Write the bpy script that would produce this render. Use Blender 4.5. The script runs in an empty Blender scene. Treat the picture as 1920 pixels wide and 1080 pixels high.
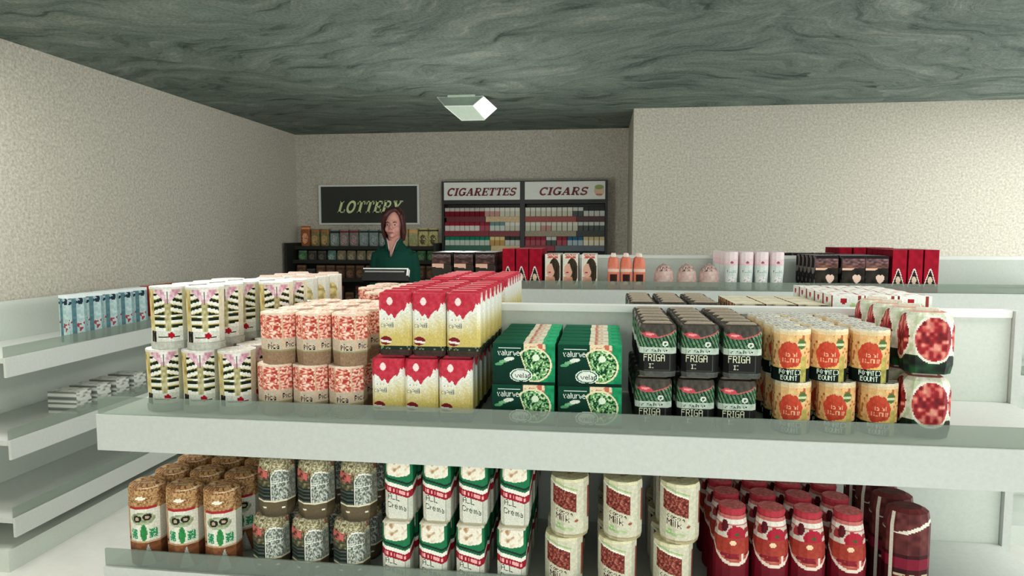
import bpy, math, random
from mathutils import Vector, Matrix
random.seed(7)
SC = bpy.context.scene
COL = SC.collection
PI = math.pi

# ------------------------------------------------------------------ helpers
def lin(c):
    c = max(0.0, min(255.0, c)) / 255.0
    return c / 12.92 if c <= 0.04045 else ((c + 0.055) / 1.055) ** 2.4
def rgb(*c):
    return (lin(c[0]), lin(c[1]), lin(c[2]), 1.0)
def hsh(i, j, s=0):
    n = (int(i) * 374761393 + int(j) * 668265263 + int(s) * 2147483647 + 12345) & 0xffffffff
    n = ((n ^ (n >> 13)) * 1274126177) & 0xffffffff
    return ((n ^ (n >> 16)) & 0xffff) / 65535.0
def vn(x, y, s=0):
    i, j = math.floor(x), math.floor(y)
    fx, fy = x - i, y - j
    fx = fx * fx * (3 - 2 * fx); fy = fy * fy * (3 - 2 * fy)
    a = hsh(i, j, s) * (1 - fx) + hsh(i + 1, j, s) * fx
    b = hsh(i, j + 1, s) * (1 - fx) + hsh(i + 1, j + 1, s) * fx
    return a * (1 - fy) + b * fy
def mix(a, b, t):
    t = max(0, min(1, t))
    return tuple(a[k] * (1 - t) + b[k] * t for k in range(3))
def jit(c, n):
    return tuple(c[k] * n for k in range(3))

MATS = {}
def mat(name, col, rough=0.6, metal=0.0, noise=0.0, scale=40.0, bump=0.0, spec=0.4):
    """plain procedural surface: base colour with a little value noise"""
    if name in MATS: return MATS[name]
    m = bpy.data.materials.new(name); m.use_nodes = True
    nt = m.node_tree; b = nt.nodes['Principled BSDF']
    b.inputs['Roughness'].default_value = rough
    b.inputs['Metallic'].default_value = metal
    b.inputs['Specular IOR Level'].default_value = spec
    c = rgb(*col)
    if noise > 0 or bump > 0:
        tc = nt.nodes.new('ShaderNodeTexCoord')
        nz = nt.nodes.new('ShaderNodeTexNoise')
        nz.inputs['Scale'].default_value = scale; nz.inputs['Detail'].default_value = 4
        nz.inputs['Roughness'].default_value = 0.7
        nt.links.new(tc.outputs['Object'], nz.inputs['Vector'])
        rp = nt.nodes.new('ShaderNodeValToRGB')
        rp.color_ramp.elements[0].position = 0.3; rp.color_ramp.elements[1].position = 0.7
        rp.color_ramp.elements[0].color = tuple(c[k] * (1 - noise) for k in range(3)) + (1,)
        rp.color_ramp.elements[1].color = tuple(min(1, c[k] * (1 + noise)) for k in range(3)) + (1,)
        nt.links.new(nz.outputs['Fac'], rp.inputs['Fac'])
        nt.links.new(rp.outputs['Color'], b.inputs['Base Color'])
        if bump > 0:
            bp = nt.nodes.new('ShaderNodeBump'); bp.inputs['Strength'].default_value = bump
            bp.inputs['Distance'].default_value = 0.01
            nt.links.new(nz.outputs['Fac'], bp.inputs['Height'])
            nt.links.new(bp.outputs['Normal'], b.inputs['Normal'])
    else:
        b.inputs['Base Color'].default_value = c
    MATS[name] = m
    return m
def print_mat(name, rough=0.5, spec=0.35):
    """printed packaging: artwork colours come from the pack's own colour attribute"""
    if name in MATS: return MATS[name]
    m = bpy.data.materials.new(name); m.use_nodes = True
    nt = m.node_tree; b = nt.nodes['Principled BSDF']
    at = nt.nodes.new('ShaderNodeAttribute'); at.attribute_name = 'art'
    tc = nt.nodes.new('ShaderNodeTexCoord')
    nz = nt.nodes.new('ShaderNodeTexNoise'); nz.inputs['Scale'].default_value = 260
    nz.inputs['Detail'].default_value = 2
    nt.links.new(tc.outputs['Object'], nz.inputs['Vector'])
    mr = nt.nodes.new('ShaderNodeMapRange')
    mr.inputs['From Min'].default_value = 0.3; mr.inputs['From Max'].default_value = 0.7
    mr.inputs['To Min'].default_value = 0.88; mr.inputs['To Max'].default_value = 1.1
    nt.links.new(nz.outputs['Fac'], mr.inputs['Value'])
    mx = nt.nodes.new('ShaderNodeMix'); mx.data_type = 'RGBA'; mx.blend_type = 'MULTIPLY'
    mx.inputs['Factor'].default_value = 1.0
    nt.links.new(at.outputs['Color'], mx.inputs[6]); nt.links.new(mr.outputs['Result'], mx.inputs[7])
    nt.links.new(mx.outputs[2], b.inputs['Base Color'])
    b.inputs['Roughness'].default_value = rough
    b.inputs['Specular IOR Level'].default_value = spec
    MATS[name] = m
    return m
PAPER = print_mat('printed_carton', 0.7, 0.12)
FOIL = print_mat('printed_foil', 0.55, 0.18)

def mesh(name, v, f, m, cols=None, smooth=False):
    me = bpy.data.meshes.new(name); me.from_pydata([tuple(p) for p in v], [], f); me.update()
    if m: me.materials.append(m)
    if cols:
        a = me.color_attributes.new('art', 'FLOAT_COLOR', 'CORNER')
        flat = []
        for p, c in zip(me.polygons, cols):
            k = (lin(c[0]), lin(c[1]), lin(c[2]), 1.0)
            flat.extend(k * p.loop_total)
        a.data.foreach_set('color', flat)
    if smooth:
        me.polygons.foreach_set('use_smooth', [True] * len(me.polygons))
    return me
def obj(name, me, parent=None, loc=(0, 0, 0)):
    o = bpy.data.objects.new(name, me); COL.objects.link(o)
    o.location = loc
    if parent: o.parent = parent
    return o
def tag(o, label, cat, group=None):
    o['label'] = label; o['category'] = cat
    if group: o['group'] = group
    return o
def empty(name, loc=(0, 0, 0), rz=0.0):
    o = bpy.data.objects.new(name, None); COL.objects.link(o)
    o.empty_display_size = 0.05
    o.location = loc; o.rotation_euler = (0, 0, rz)
    return o
def structure(o):
    o['kind'] = 'structure'; return o

class MB:
    """collects boxes / quads / tubes into one mesh"""
    def __init__(s): s.v = []; s.f = []
    def box(s, x0, x1, y0, y1, z0, z1, M=None):
        n = len(s.v)
        P = [(x0, y0, z0), (x1, y0, z0), (x1, y1, z0), (x0, y1, z0), (x0, y0, z1), (x1, y0, z1), (x1, y1, z1), (x0, y1, z1)]
        if M: P = [tuple(M @ Vector(p)) for p in P]
        s.v += P
        s.f += [(n, n + 3, n + 2, n + 1), (n + 4, n + 5, n + 6, n + 7), (n, n + 1, n + 5, n + 4), (n + 1, n + 2, n + 6, n + 5), (n + 2, n + 3, n + 7, n + 6), (n + 3, n, n + 4, n + 7)]
        return s
    def rings(s, rings, cap=True):
        """loft closed rings of equal count"""
        n0 = len(s.v); k = len(rings[0])
        for r in rings: s.v += [tuple(p) for p in r]
        for i in range(len(rings) - 1):
            for j in range(k):
                a = n0 + i * k + j; b = n0 + i * k + (j + 1) % k
                s.f.append((a, b, b + k, a + k))
        if cap:
            s.f.append(tuple(n0 + j for j in range(k))[::-1])
            s.f.append(tuple(n0 + (len(rings) - 1) * k + j for j in range(k)))
        return s
    def tube(s, pts, radii, n=10):
        rings = []
        for i, p in enumerate(pts):
            p = Vector(p)
            d = (Vector(pts[min(i + 1, len(pts) - 1)]) - Vector(pts[max(i - 1, 0)])).normalized()
            up = Vector((0, 0, 1)) if abs(d.z) < 0.9 else Vector((0, 1, 0))
            a = d.cross(up).normalized(); b = d.cross(a).normalized()
            r = radii[i]; r = r if isinstance(r, tuple) else (r, r)
            rings.append([p + a * math.cos(t) * r[0] + b * math.sin(t) * r[1] for t in [2 * PI * j / n for j in range(n)]])
        return s.rings(rings)
    def ball(s, c, r, n=14, m=10):
        r = r if isinstance(r, tuple) else (r, r, r)
        rings = []
        for i in range(1, m):
            t = PI * i / m
            rings.append([(c[0] + r[0] * math.sin(t) * math.cos(2 * PI * j / n), c[1] + r[1] * math.sin(t) * math.sin(2 * PI * j / n), c[2] - r[2] * math.cos(t)) for j in range(n)])
        return s.rings(rings)
    def build(s, name, m, parent=None, loc=(0, 0, 0), smooth=False):
        return obj(name, mesh(name, s.v, s.f, m, smooth=smooth), parent, loc)
def bevel(o, w=0.004, seg=2):
    b = o.modifiers.new('edge', 'BEVEL'); b.width = w; b.segments = seg; b.limit_method = 'ANGLE'
    return o

# ------------------------------------------------------------------ 5x7 letters for pack print
FONT = {
'A': '01110 10001 10001 11111 10001 10001 10001', 'B': '11110 10001 11110 10001 10001 10001 11110', 'C': '01110 10001 10000 10000 10000 10001 01110',
'D': '11110 10001 10001 10001 10001 10001 11110', 'E': '11111 10000 11110 10000 10000 10000 11111', 'F': '11111 10000 11110 10000 10000 10000 10000',
'G': '01111 10000 10000 10111 10001 10001 01111', 'I': '111 010 010 010 010 010 111', 'K': '10001 10010 11100 10010 10001 10001 10001',
'L': '10000 10000 10000 10000 10000 10000 11111', 'M': '10001 11011 10101 10101 10001 10001 10001', 'N': '10001 11001 10101 10011 10001 10001 10001',
'O': '01110 10001 10001 10001 10001 10001 01110', 'P': '11110 10001 10001 11110 10000 10000 10000', 'R': '11110 10001 10001 11110 10010 10001 10001',
'S': '01111 10000 01110 00001 00001 10001 01110', 'T': '11111 00100 00100 00100 00100 00100 00100', 'U': '10001 10001 10001 10001 10001 10001 01110',
'V': '10001 10001 10001 01010 01010 00100 00100', 'Y': '10001 01010 00100 00100 00100 00100 00100',
'a': '0000 0000 0110 0001 0111 1001 0111', 'c': '0000 0000 0111 1000 1000 1000 0111', 'e': '0000 0000 0110 1001 1111 1000 0111',
'i': '1 0 1 1 1 1 1', 'k': '1000 1000 1001 1010 1100 1010 1001', 'l': '1 1 1 1 1 1 1', 'm': '00000 00000 11010 10101 10101 10101 10101',
'n': '0000 0000 1110 1001 1001 1001 1001', 'o': '0000 0000 0110 1001 1001 1001 0110', 'p': '0000 1110 1001 1001 1110 1000 1000',
'r': '000 000 101 110 100 100 100', 'u': '0000 0000 1001 1001 1001 1001 0111', 'v': '00000 00000 10001 10001 01010 01010 00100', 'd': '0001 0001 0111 1001 1001 1001 0111', ' ': '00 00 00 00 00 00 00'}
def word_cols(w):
    cols = []
    for ch in w:
        rows = FONT[ch].split()
        for x in range(len(rows[0])): cols.append([r[x] == '1' for r in rows])
        cols.append([False] * 7)
    return cols[:-1]
WORDS = {}
def ink(w, x, z, x0, z0, px, pz=None):
    """is the point (x, z) on the letters of word w whose lower left corner is (x0, z0)? px: dot size"""
    pz = pz or px
    if w not in WORDS: WORDS[w] = word_cols(w)
    c = WORDS[w]; i = math.floor((x - x0) / px); j = math.floor((z - z0) / pz)
    return 0 <= i < len(c) and 0 <= j < 7 and c[i][6 - j]
def ell(x, z, cx, cz, rx, rz):
    return ((x - cx) / rx) ** 2 + ((z - cz) / rz) ** 2

# ------------------------------------------------------------------ pack bodies
def ngon(n, w, d, rot=0.5):
    """closed outline starting at the back, counter-clockwise from above (back, -x, front, +x)"""
    P = [(-math.sin(2 * PI * (k + rot) / n), math.cos(2 * PI * (k + rot) / n)) for k in range(n)]
    mx = max(abs(p[0]) for p in P); my = max(abs(p[1]) for p in P)
    return [(p[0] / mx * w / 2, p[1] / my * d / 2) for p in P]
def rrect(w, d, c):
    w, d = w / 2, d / 2
    return [(-w + c, d), (-w, d - c), (-w, -d + c), (-w + c, -d), (w - c, -d), (w, -d + c), (w, d - c), (w - c, d)]
def walk(poly, cell):
    """outline cut into cells; u = signed distance from the front centre, positive to the right"""
    pts = []
    n = len(poly)
    for i in range(n):
        a, b = poly[i], poly[(i + 1) % n]
        L = math.hypot(b[0] - a[0], b[1] - a[1]); k = max(1, round(L / cell))
        for j in range(k):
            pts.append((a[0] + (b[0] - a[0]) * j / k, a[1] + (b[1] - a[1]) * j / k))
    S = [0.0]
    for i in range(len(pts)):
        a, b = pts[i], pts[(i + 1) % len(pts)]
        S.append(S[-1] + math.hypot(b[0] - a[0], b[1] - a[1]))
    # front centre: smallest y, x nearest 0
    best, sf = 1e9, 0
    for i in range(len(pts)):
        a, b = pts[i], pts[(i + 1) % len(pts)]
        if a[0] <= 0 < b[0] or (a[0] < 0 <= b[0]):
            if (a[1] + b[1]) / 2 < best:
                best = (a[1] + b[1]) / 2
                sf = S[i] + (S[i + 1] - S[i]) * (-a[0] / max(1e-9, b[0] - a[0]))
    per = S[-1]
    U = []
    for i in range(len(pts)):
        u = (S[i] + S[i + 1]) / 2 - sf
        if u > per / 2: u -= per
        if u < -per / 2: u += per
        U.append(u)
    return pts, U
def interp(profile, z):
    for (z0, s0), (z1, s1) in zip(profile, profile[1:]):
        if z <= z1: return s0 + (s1 - s0) * (z - z0) / max(1e-9, z1 - z0)
    return profile[-1][1]
def wrap(name, poly, profile, cell, art, m=PAPER, top=None, bottom=None, smooth=False, cz=None):
    """body whose outline is scaled along z by the profile [(z, scale)...]; art(u, z) paints the sides,
    top(x, y) / bottom(x, y) paint closed ends"""
    pts, U = walk(poly, cell); n = len(pts)
    zs = []
    for (z0, _), (z1, _) in zip(profile, profile[1:]):
        k = max(1, round((z1 - z0) / (cz or cell)))
        zs += [z0 + (z1 - z0) * i / k for i in range(k)]
    zs.append(profile[-1][0])
    v, f, c = [], [], []
    for z in zs:
        s = interp(profile, z)
        v += [(p[0] * s, p[1] * s, z) for p in pts]
    for i in range(len(zs) - 1):
        zc = (zs[i] + zs[i + 1]) / 2
        for j in range(n):
            j2 = (j + 1) % n
            f.append((i * n + j, i * n + j2, (i + 1) * n + j2, (i + 1) * n + j))
            c.append(art(U[j], zc))
    for which, fn in ((1, top), (0, bottom)):
        if fn is None: continue
        base = (len(zs) - 1) * n if which else 0
        z = zs[-1] if which else zs[0]
        s0 = interp(profile, z); prev = list(range(base, base + n)); K = 6
        for r in range(1, K + 1):
            t = 1 - r / K
            if r == K:
                v.append((0, 0, z)); cur = [len(v) - 1] * n
            else:
                cur = list(range(len(v), len(v) + n))
                v += [(p[0] * s0 * t, p[1] * s0 * t, z) for p in pts]
            for j in range(n):
                j2 = (j + 1) % n
                tc = t + 0.5 / K
                x = (pts[j][0] + pts[j2][0]) / 2 * s0 * tc; y = (pts[j][1] + pts[j2][1]) / 2 * s0 * tc
                q = (prev[j], prev[j2], cur[j2], cur[j]) if r < K else (prev[j], prev[j2], cur[j])
                f.append(q if which else q[::-1]); c.append(fn(x, y))
            prev = cur
    return mesh(name, v, f, m, c, smooth)
def carton(name, w, d, h, cell, front, top=None, side=None, back=None, m=PAPER):
    """closed box, base at z = 0, centred in x and y; each face is painted on its own grid"""
    v, f, c = [], [], []
    def face(o, a, b, la, lb, fn):
        na, nb = max(1, round(la / cell)), max(1, round(lb / cell)); n0 = len(v)
        for j in range(nb + 1):
            for i in range(na + 1):
                v.append(tuple(o[k] + a[k] * la * i / na + b[k] * lb * j / nb for k in range(3)))
        for j in range(nb):
            for i in range(na):
                q = n0 + j * (na + 1) + i
                f.append((q, q + 1, q + na + 2, q + na + 1)); c.append(fn((i + .5) / na * la - la / 2, (j + .5) / nb * lb))
    X, Y = w / 2, d / 2
    side = side or (lambda u, z: front(w / 2 - 1e-4, z)); top = top or (lambda u, t: front(u, h - 1e-4)); back = back or front
    face((-X, -Y, 0), (1, 0, 0), (0, 0, 1), w, h, front)
    face((X, Y, 0), (-1, 0, 0), (0, 0, 1), w, h, back)
    face((X, -Y, 0), (0, 1, 0), (0, 0, 1), d, h, side)
    face((-X, Y, 0), (0, -1, 0), (0, 0, 1), d, h, side)
    face((-X, -Y, h), (1, 0, 0), (0, 1, 0), w, d, top)
    face((-X, Y, 0), (1, 0, 0), (0, -1, 0), w, d, lambda u, t: front(0, 1e-4))
    # weld the seams so that the box is one closed shell
    key, remap, nv = {}, [], []
    for p in v:
        k = tuple(round(q, 5) for q in p)
        if k not in key: key[k] = len(nv); nv.append(p)
        remap.append(key[k])
    return mesh(name, nv, [tuple(remap[i] for i in q) for q in f], m, c)

KINDS = {}
def kind(key, name, cat, parts):
    KINDS[key] = (name, cat, parts)      # parts: [(part name, mesh)]; the first may be nested as (name, mesh, [(sub, mesh)])
COUNT = {}
def place(key, x, y, z, label, group, rz=0.0, s=1.0):
    name, cat, parts = KINDS[key]
    if len(parts) == 1:
        o = obj(name, parts[0][1], None, (x, y, z)); o.rotation_euler = (0, 0, rz)
    else:
        o = empty(name, (x, y, z), rz)
        for pn, me in parts: obj(pn, me, o)
    if s != 1.0: o.scale = (s, s, s)
    COUNT[key] = COUNT.get(key, 0) + 1
    return tag(o, label, cat, group)
ORD = ['front', 'second', 'third', 'fourth', 'fifth', 'sixth', 'seventh', 'eighth']
def colname(i, n):
    if n == 1: return ''
    if n == 2: return ['left', 'right'][i]
    if n == 3: return ['left', 'middle', 'right'][i]
    if n == 4: return ['far left', 'inner left', 'inner right', 'far right'][i]
    return ORD[i] + ' from left'
def grid(key, what, where, xs, y0, dy, rows, layers, z0, h, group, skip=(), jx=0.0015, jr=0.02, dx=0.0, shift=None, rz=0.0):
    """rows run away from the camera; xs are the columns"""
    for L in range(layers):
        for r in range(rows):
            for ci, x in enumerate(xs):
                if (L, r, ci) in skip: continue
                lay = '' if layers == 1 else (', ' + ['bottom', 'top'][L] + ' layer')
                row = '' if rows == 1 else (', front row' if r == 0 else f', {ORD[r]} row back')
                cn = colname(ci, len(xs)); cn = f', {cn} column' if cn else ''
                sx = sy = 0.0
                if shift: sx, sy = shift(L, r, ci)
                place(key, x + dx * r + sx + random.uniform(-jx, jx), y0 + dy * r + sy, z0 + (h + 0.0006) * L + 0.0006,
                      f'{what}{where}{lay}{row}{cn}', group, rz + random.uniform(-jr, jr))

# ------------------------------------------------------------------ room
def wall_mat(name, col, n=0.12):
    return mat(name, col, 0.9, 0, n, 62, 0.4, 0.1)
WALL = wall_mat('speckled_plaster', (198, 193, 179), 0.30)
def ceiling_mat():
    """trowelled plaster: sweeping strokes whose direction wanders, with a few dark gouges"""
    m = bpy.data.materials.new('trowelled_ceiling'); m.use_nodes = True
    nt = m.node_tree; N = nt.nodes; Lk = nt.links; b = N['Principled BSDF']
    b.inputs['Roughness'].default_value = 0.95; b.inputs['Specular IOR Level'].default_value = 0.05
    tc = N.new('ShaderNodeTexCoord')
    def noise(scale, detail, rough, vec, dist=0.0):
        n = N.new('ShaderNodeTexNoise'); n.inputs['Scale'].default_value = scale; n.inputs['Detail'].default_value = detail
        n.inputs['Roughness'].default_value = rough; n.inputs['Distortion'].default_value = dist
        Lk.new(vec, n.inputs['Vector']); return n.outputs['Fac']
    # patches of differing stroke direction
    big = N.new('ShaderNodeTexVoronoi'); big.inputs['Scale'].default_value = .8; big.inputs['Randomness'].default_value = 1
    wv = N.new('ShaderNodeTexNoise'); wv.inputs['Scale'].default_value = 1.3; wv.inputs['Detail'].default_value = 3
    Lk.new(tc.outputs['Object'], wv.inputs['Vector'])
    wx = N.new('ShaderNodeMix'); wx.data_type = 'VECTOR'; wx.inputs['Factor'].default_value = .45
    Lk.new(tc.outputs['Object'], wx.inputs[4]); Lk.new(wv.outputs['Color'], wx.inputs[5])
    Lk.new(wx.outputs[1], big.inputs['Vector'])
    sep = N.new('ShaderNodeSeparateColor'); Lk.new(big.outputs['Color'], sep.inputs[0])
    ang = N.new('ShaderNodeMapRange'); ang.inputs['To Min'].default_value = -.75; ang.inputs['To Max'].default_value = .75
    Lk.new(sep.outputs[0], ang.inputs['Value'])
    rot = N.new('ShaderNodeVectorRotate'); rot.rotation_type = 'Z_AXIS'
    Lk.new(wx.outputs[1], rot.inputs['Vector']); Lk.new(ang.outputs['Result'], rot.inputs['Angle'])
    mp = N.new('ShaderNodeMapping'); mp.inputs['Scale'].default_value = (1.1, 3.6, 1)
    Lk.new(rot.outputs[0], mp.inputs['Vector'])
    stroke = noise(3.4, 10, .70, mp.outputs['Vector'], .55)
    mp3 = N.new('ShaderNodeMapping'); mp3.inputs['Scale'].default_value = (1.0, 4.4, 1); mp3.inputs['Location'].default_value = (7, 3, 0)
    Lk.new(rot.outputs[0], mp3.inputs['Vector'])
    gouge = noise(2.6, 6, .6, mp3.outputs['Vector'], .5)
    fine = noise(64, 3, .7, tc.outputs['Object'])
    rp = N.new('ShaderNodeValToRGB'); e = rp.color_ramp.elements
    e[0].position = 0.32; e[0].color = rgb(72, 84, 78)
    e[1].position = 0.70; e[1].color = rgb(158, 164, 154)
    k = e.new(0.45); k.color = rgb(114, 126, 119)
    k = e.new(0.58); k.color = rgb(130, 141, 133)
    Lk.new(stroke, rp.inputs['Fac'])
    gr = N.new('ShaderNodeValToRGB'); g = gr.color_ramp.elements
    g[0].position = .27; g[0].color = (.22, .24, .23, 1); g[1].position = .37; g[1].color = (1, 1, 1, 1)
    Lk.new(gouge, gr.inputs['Fac'])
    def mul(a_, b_):
        x = N.new('ShaderNodeMix'); x.data_type = 'RGBA'; x.blend_type = 'MULTIPLY'; x.inputs['Factor'].default_value = 1
        Lk.new(a_, x.inputs[6]); Lk.new(b_, x.inputs[7]); return x.outputs[2]
    mr = N.new('ShaderNodeMapRange'); mr.inputs['From Min'].default_value = 0.3; mr.inputs['From Max'].default_value = 0.7
    mr.inputs['To Min'].default_value = 0.72; mr.inputs['To Max'].default_value = 1.28
    Lk.new(fine, mr.inputs['Value'])
    Lk.new(mul(mul(rp.outputs['Color'], gr.outputs['Color']), mr.outputs['Result']), b.inputs['Base Color'])
    bp = N.new('ShaderNodeBump'); bp.inputs['Strength'].default_value = 0.8; bp.inputs['Distance'].default_value = 0.05
    Lk.new(stroke, bp.inputs['Height']); Lk.new(bp.outputs['Normal'], b.inputs['Normal'])
    return m
LX, RX, BY, RY, FY, CZ = -3.05, 3.5, 6.48, 5.5, -2.2, 2.5
structure(MB().box(LX - .12, RX + .12, FY - .12, BY + .12, -0.12, 0).build('floor', mat('floor_tile', (226, 226, 218), .5, 0, .06, 6)))
structure(MB().box(LX - .12, RX + .12, FY - .12, BY + .12, CZ, CZ + .12).build('ceiling', ceiling_mat()))
structure(MB().box(LX - .12, LX, FY - .12, BY + .12, 0, CZ).build('wall_left', WALL))
structure(MB().box(LX, 0.255, BY, BY + .12, 0, CZ).build('wall_back', WALL))
structure(MB().box(0.255, RX + .12, RY, BY + .12, 0, CZ).build('wall_right', WALL))
gm = bpy.data.materials.new('window_glass'); gm.use_nodes = True
nt = gm.node_tree; nt.nodes.remove(nt.nodes['Principled BSDF'])
tr = nt.nodes.new('ShaderNodeBsdfTransparent'); gl = nt.nodes.new('ShaderNodeBsdfGlossy'); gl.inputs['Roughness'].default_value = .02
ms = nt.nodes.new('ShaderNodeMixShader'); ms.inputs[0].default_value = .06
nt.links.new(tr.outputs[0], ms.inputs[1]); nt.links.new(gl.outputs[0], ms.inputs[2]); nt.links.new(ms.outputs[0], nt.nodes['Material Output'].inputs[0])
ALU = mat('window_aluminium', (150, 152, 150), .4, .6)
def added_glazing(n, x0, y0, x1, y1, side):
    """glazed shop front from (x0, y0) to (x1, y1): low wall, mullions, one large pane"""
    L = math.hypot(x1 - x0, y1 - y0); rz = math.atan2(y1 - y0, x1 - x0)
    wl = structure(MB().box(0, L, -.06, .06, 0, .12).box(0, L, -.06, .06, 2.44, CZ).build('wall_' + side, WALL)); wl.location = (x0, y0, 0); wl.rotation_euler = (0, 0, rz)
    w = structure(empty(f'window_{n}', (x0, y0, 0), rz))
    fr = MB(); k = max(2, round(L / 1.9))
    for i in range(k + 1):
        x = min(max(L * i / k, .03), L - .03); fr.box(x - .03, x + .03, -.03, .03, .18, 2.38)
    fr.box(0, L, -.03, .03, .12, .18).box(0, L, -.03, .03, 2.38, 2.44)
    fr.build('window_frame', ALU, w)
    MB().box(.06, L - .06, -.004, .004, .18, 2.38).build('window_pane', gm, w)
structure(MB().box(LX, -1.4, FY - .12, FY, 0, CZ).box(2.2, RX + .12, FY - .12, FY, 0, CZ).build('wall_front', WALL))
added_glazing(1, -1.4, FY - .06, 2.2, FY - .06, 'entrance')  # unseen windows, added so daylight reaches the shelves and walls
added_glazing(2, RX + .06, FY, RX + .06, RY, 'side')

# ------------------------------------------------------------------ shelving
WHITE = mat('white_enamel_shelf', (198, 203, 197), .6, 0, .05, 90, 0, .2)
CAPW = mat('bright_white_cap', (240, 243, 238), .5, 0, .02, 90, 0, .2)
GREY = mat('grey_back_panel', (206, 213, 204), .6, 0, .05, 120, 0, .3)
def lip_mat():
    m = bpy.data.materials.new('smoked_plastic_guard'); m.use_nodes = True
    nt = m.node_tree; nt.nodes.remove(nt.nodes['Principled BSDF'])
    t = nt.nodes.new('ShaderNodeBsdfTransparent'); t.inputs[0].default_value = (.80, .84, .80, 1)
    d = nt.nodes.new('ShaderNodeBsdfDiffuse'); d.inputs[0].default_value = rgb(158, 168, 158)
    x = nt.nodes.new('ShaderNodeMixShader'); x.inputs[0].default_value = .38
    nt.links.new(t.outputs[0], x.inputs[1]); nt.links.new(d.outputs[0], x.inputs[2])
    nt.links.new(x.outputs[0], nt.nodes['Material Output'].inputs[0])
    return m
LIP = lip_mat()
def rack(name, label, x0, x1, yp, cap_z, sides, th=0.04, rail=0.085, lip=0.045, end_panels=False):
    """free-standing shelf unit running along x; yp: centre of the back panel; sides: [(direction, depth, [shelf z])]"""
    t = empty(name, ((x0 + x1) / 2, yp, 0)); X = (x1 - x0) / 2
    MB().box(-X, X, -th / 2, th / 2, .10, cap_z - .018).build('back_panel', GREY, t)
    MB().box(-X, X, -th / 2 - .004, th / 2 + .004, cap_z - .018, cap_z).build('top_cap', CAPW, t)
    bd = max(s[1] for s in sides)
    lo = -sides[0][1] + .03 if sides[0][0] < 0 else -th / 2
    hi = bd - .03 if len(sides) > 1 else th / 2
    MB().box(-X, X, lo, hi, 0, .10).build('base', GREY, t)
    for s in (-1, 1):
        MB().box(s * (X + .001), s * (X + .021), -th / 2 - .015, th / 2 + .015, 0, cap_z).build('upright', WHITE, t) if s > 0 else \
            MB().box(-X - .021, -X - .001, -th / 2 - .015, th / 2 + .015, 0, cap_z).build('upright', WHITE, t)
    for d, depth, zs in sides:
        for z in zs:
            a, b = (th / 2 + .001, depth)
            y0, y1 = (d * a, d * b) if d > 0 else (d * b, d * a)
            MB().box(-X, X, y0, y1, z - .022, z).build('shelf', WHITE, t)
            ye = d * (b + .001); yo = d * (b + .013)
            MB().box(-X, X, min(ye, yo), max(ye, yo), z - rail, z + .002).build('price_rail', WHITE, t)
            yo2 = d * (b + .006)
            MB().box(-X, X, min(ye, yo2), max(ye, yo2), z + .0025, z + lip).build('front_guard', LIP, t)
    return tag(t, label, 'shelving')
S1, S2 = 1.066, 0.686
rack('gondola_shelf', 'long white double-sided shop shelf in front, stacked with tubs, green boxes and jars', -1.20, 1.05, 1.88, 1.305,
     [(-1, .43, [S1, S2, .33]), (1, .86, [S1, S2, .33])])
S3 = 1.222
rack('gondola_shelf', 'second white shop shelf behind, holding hair dye boxes and pink bottles', -.90, 2.3, 3.86, 1.385,
     [(-1, .47, [S3, .84, .45]), (1, .47, [S3, .84, .45])])
# shelf along the left wall: same kind of unit turned to face the room
def wall_rack():
    t = empty('wall_shelf', (-2.98, 3.6, 0)); Y = 1.05; zs = [0.965, 0.60, .25]; D = .42
    MB().box(-.05, -.01, -Y, Y, .1, 1.16).build('back_panel', GREY, t)
    MB().box(-.05, D - .03, -Y, Y, 0, .1).build('base', GREY, t)
    for z in zs:
        MB().box(-.009, D, -Y, Y, z - .022, z).build('shelf', WHITE, t)
        MB().box(D + .001, D + .013, -Y, Y, z - .085, z + .002).build('price_rail', WHITE, t)
        MB().box(D + .001, D + .006, -Y, Y, z + .0025, z + .05).build('front_guard', LIP, t)
    return tag(t, 'white shelf unit against the left wall, facing the room', 'shelving')
wall_rack()

# ------------------------------------------------------------------ products: artwork and bodies
def crumple(me, zmin, amp):
    for p in me.vertices:
        if p.co.z > zmin:
            p.co.z -= amp * vn(p.co.x * 130 + 5, p.co.y * 130 + 9, 2)
    return me
def cap_disc(name, w, d, z0, z1, col, m=PAPER, n=12, art=None):
    p = ngon(n, w, d)
    a = art or (lambda x, y: jit(col, .9 + .2 * hsh(x * 900, y * 900, 3)))
    return wrap(name, p, [(z0, 1), (z1, 1)], .006, lambda u, z: jit(col, .95), m, a, None)

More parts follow.
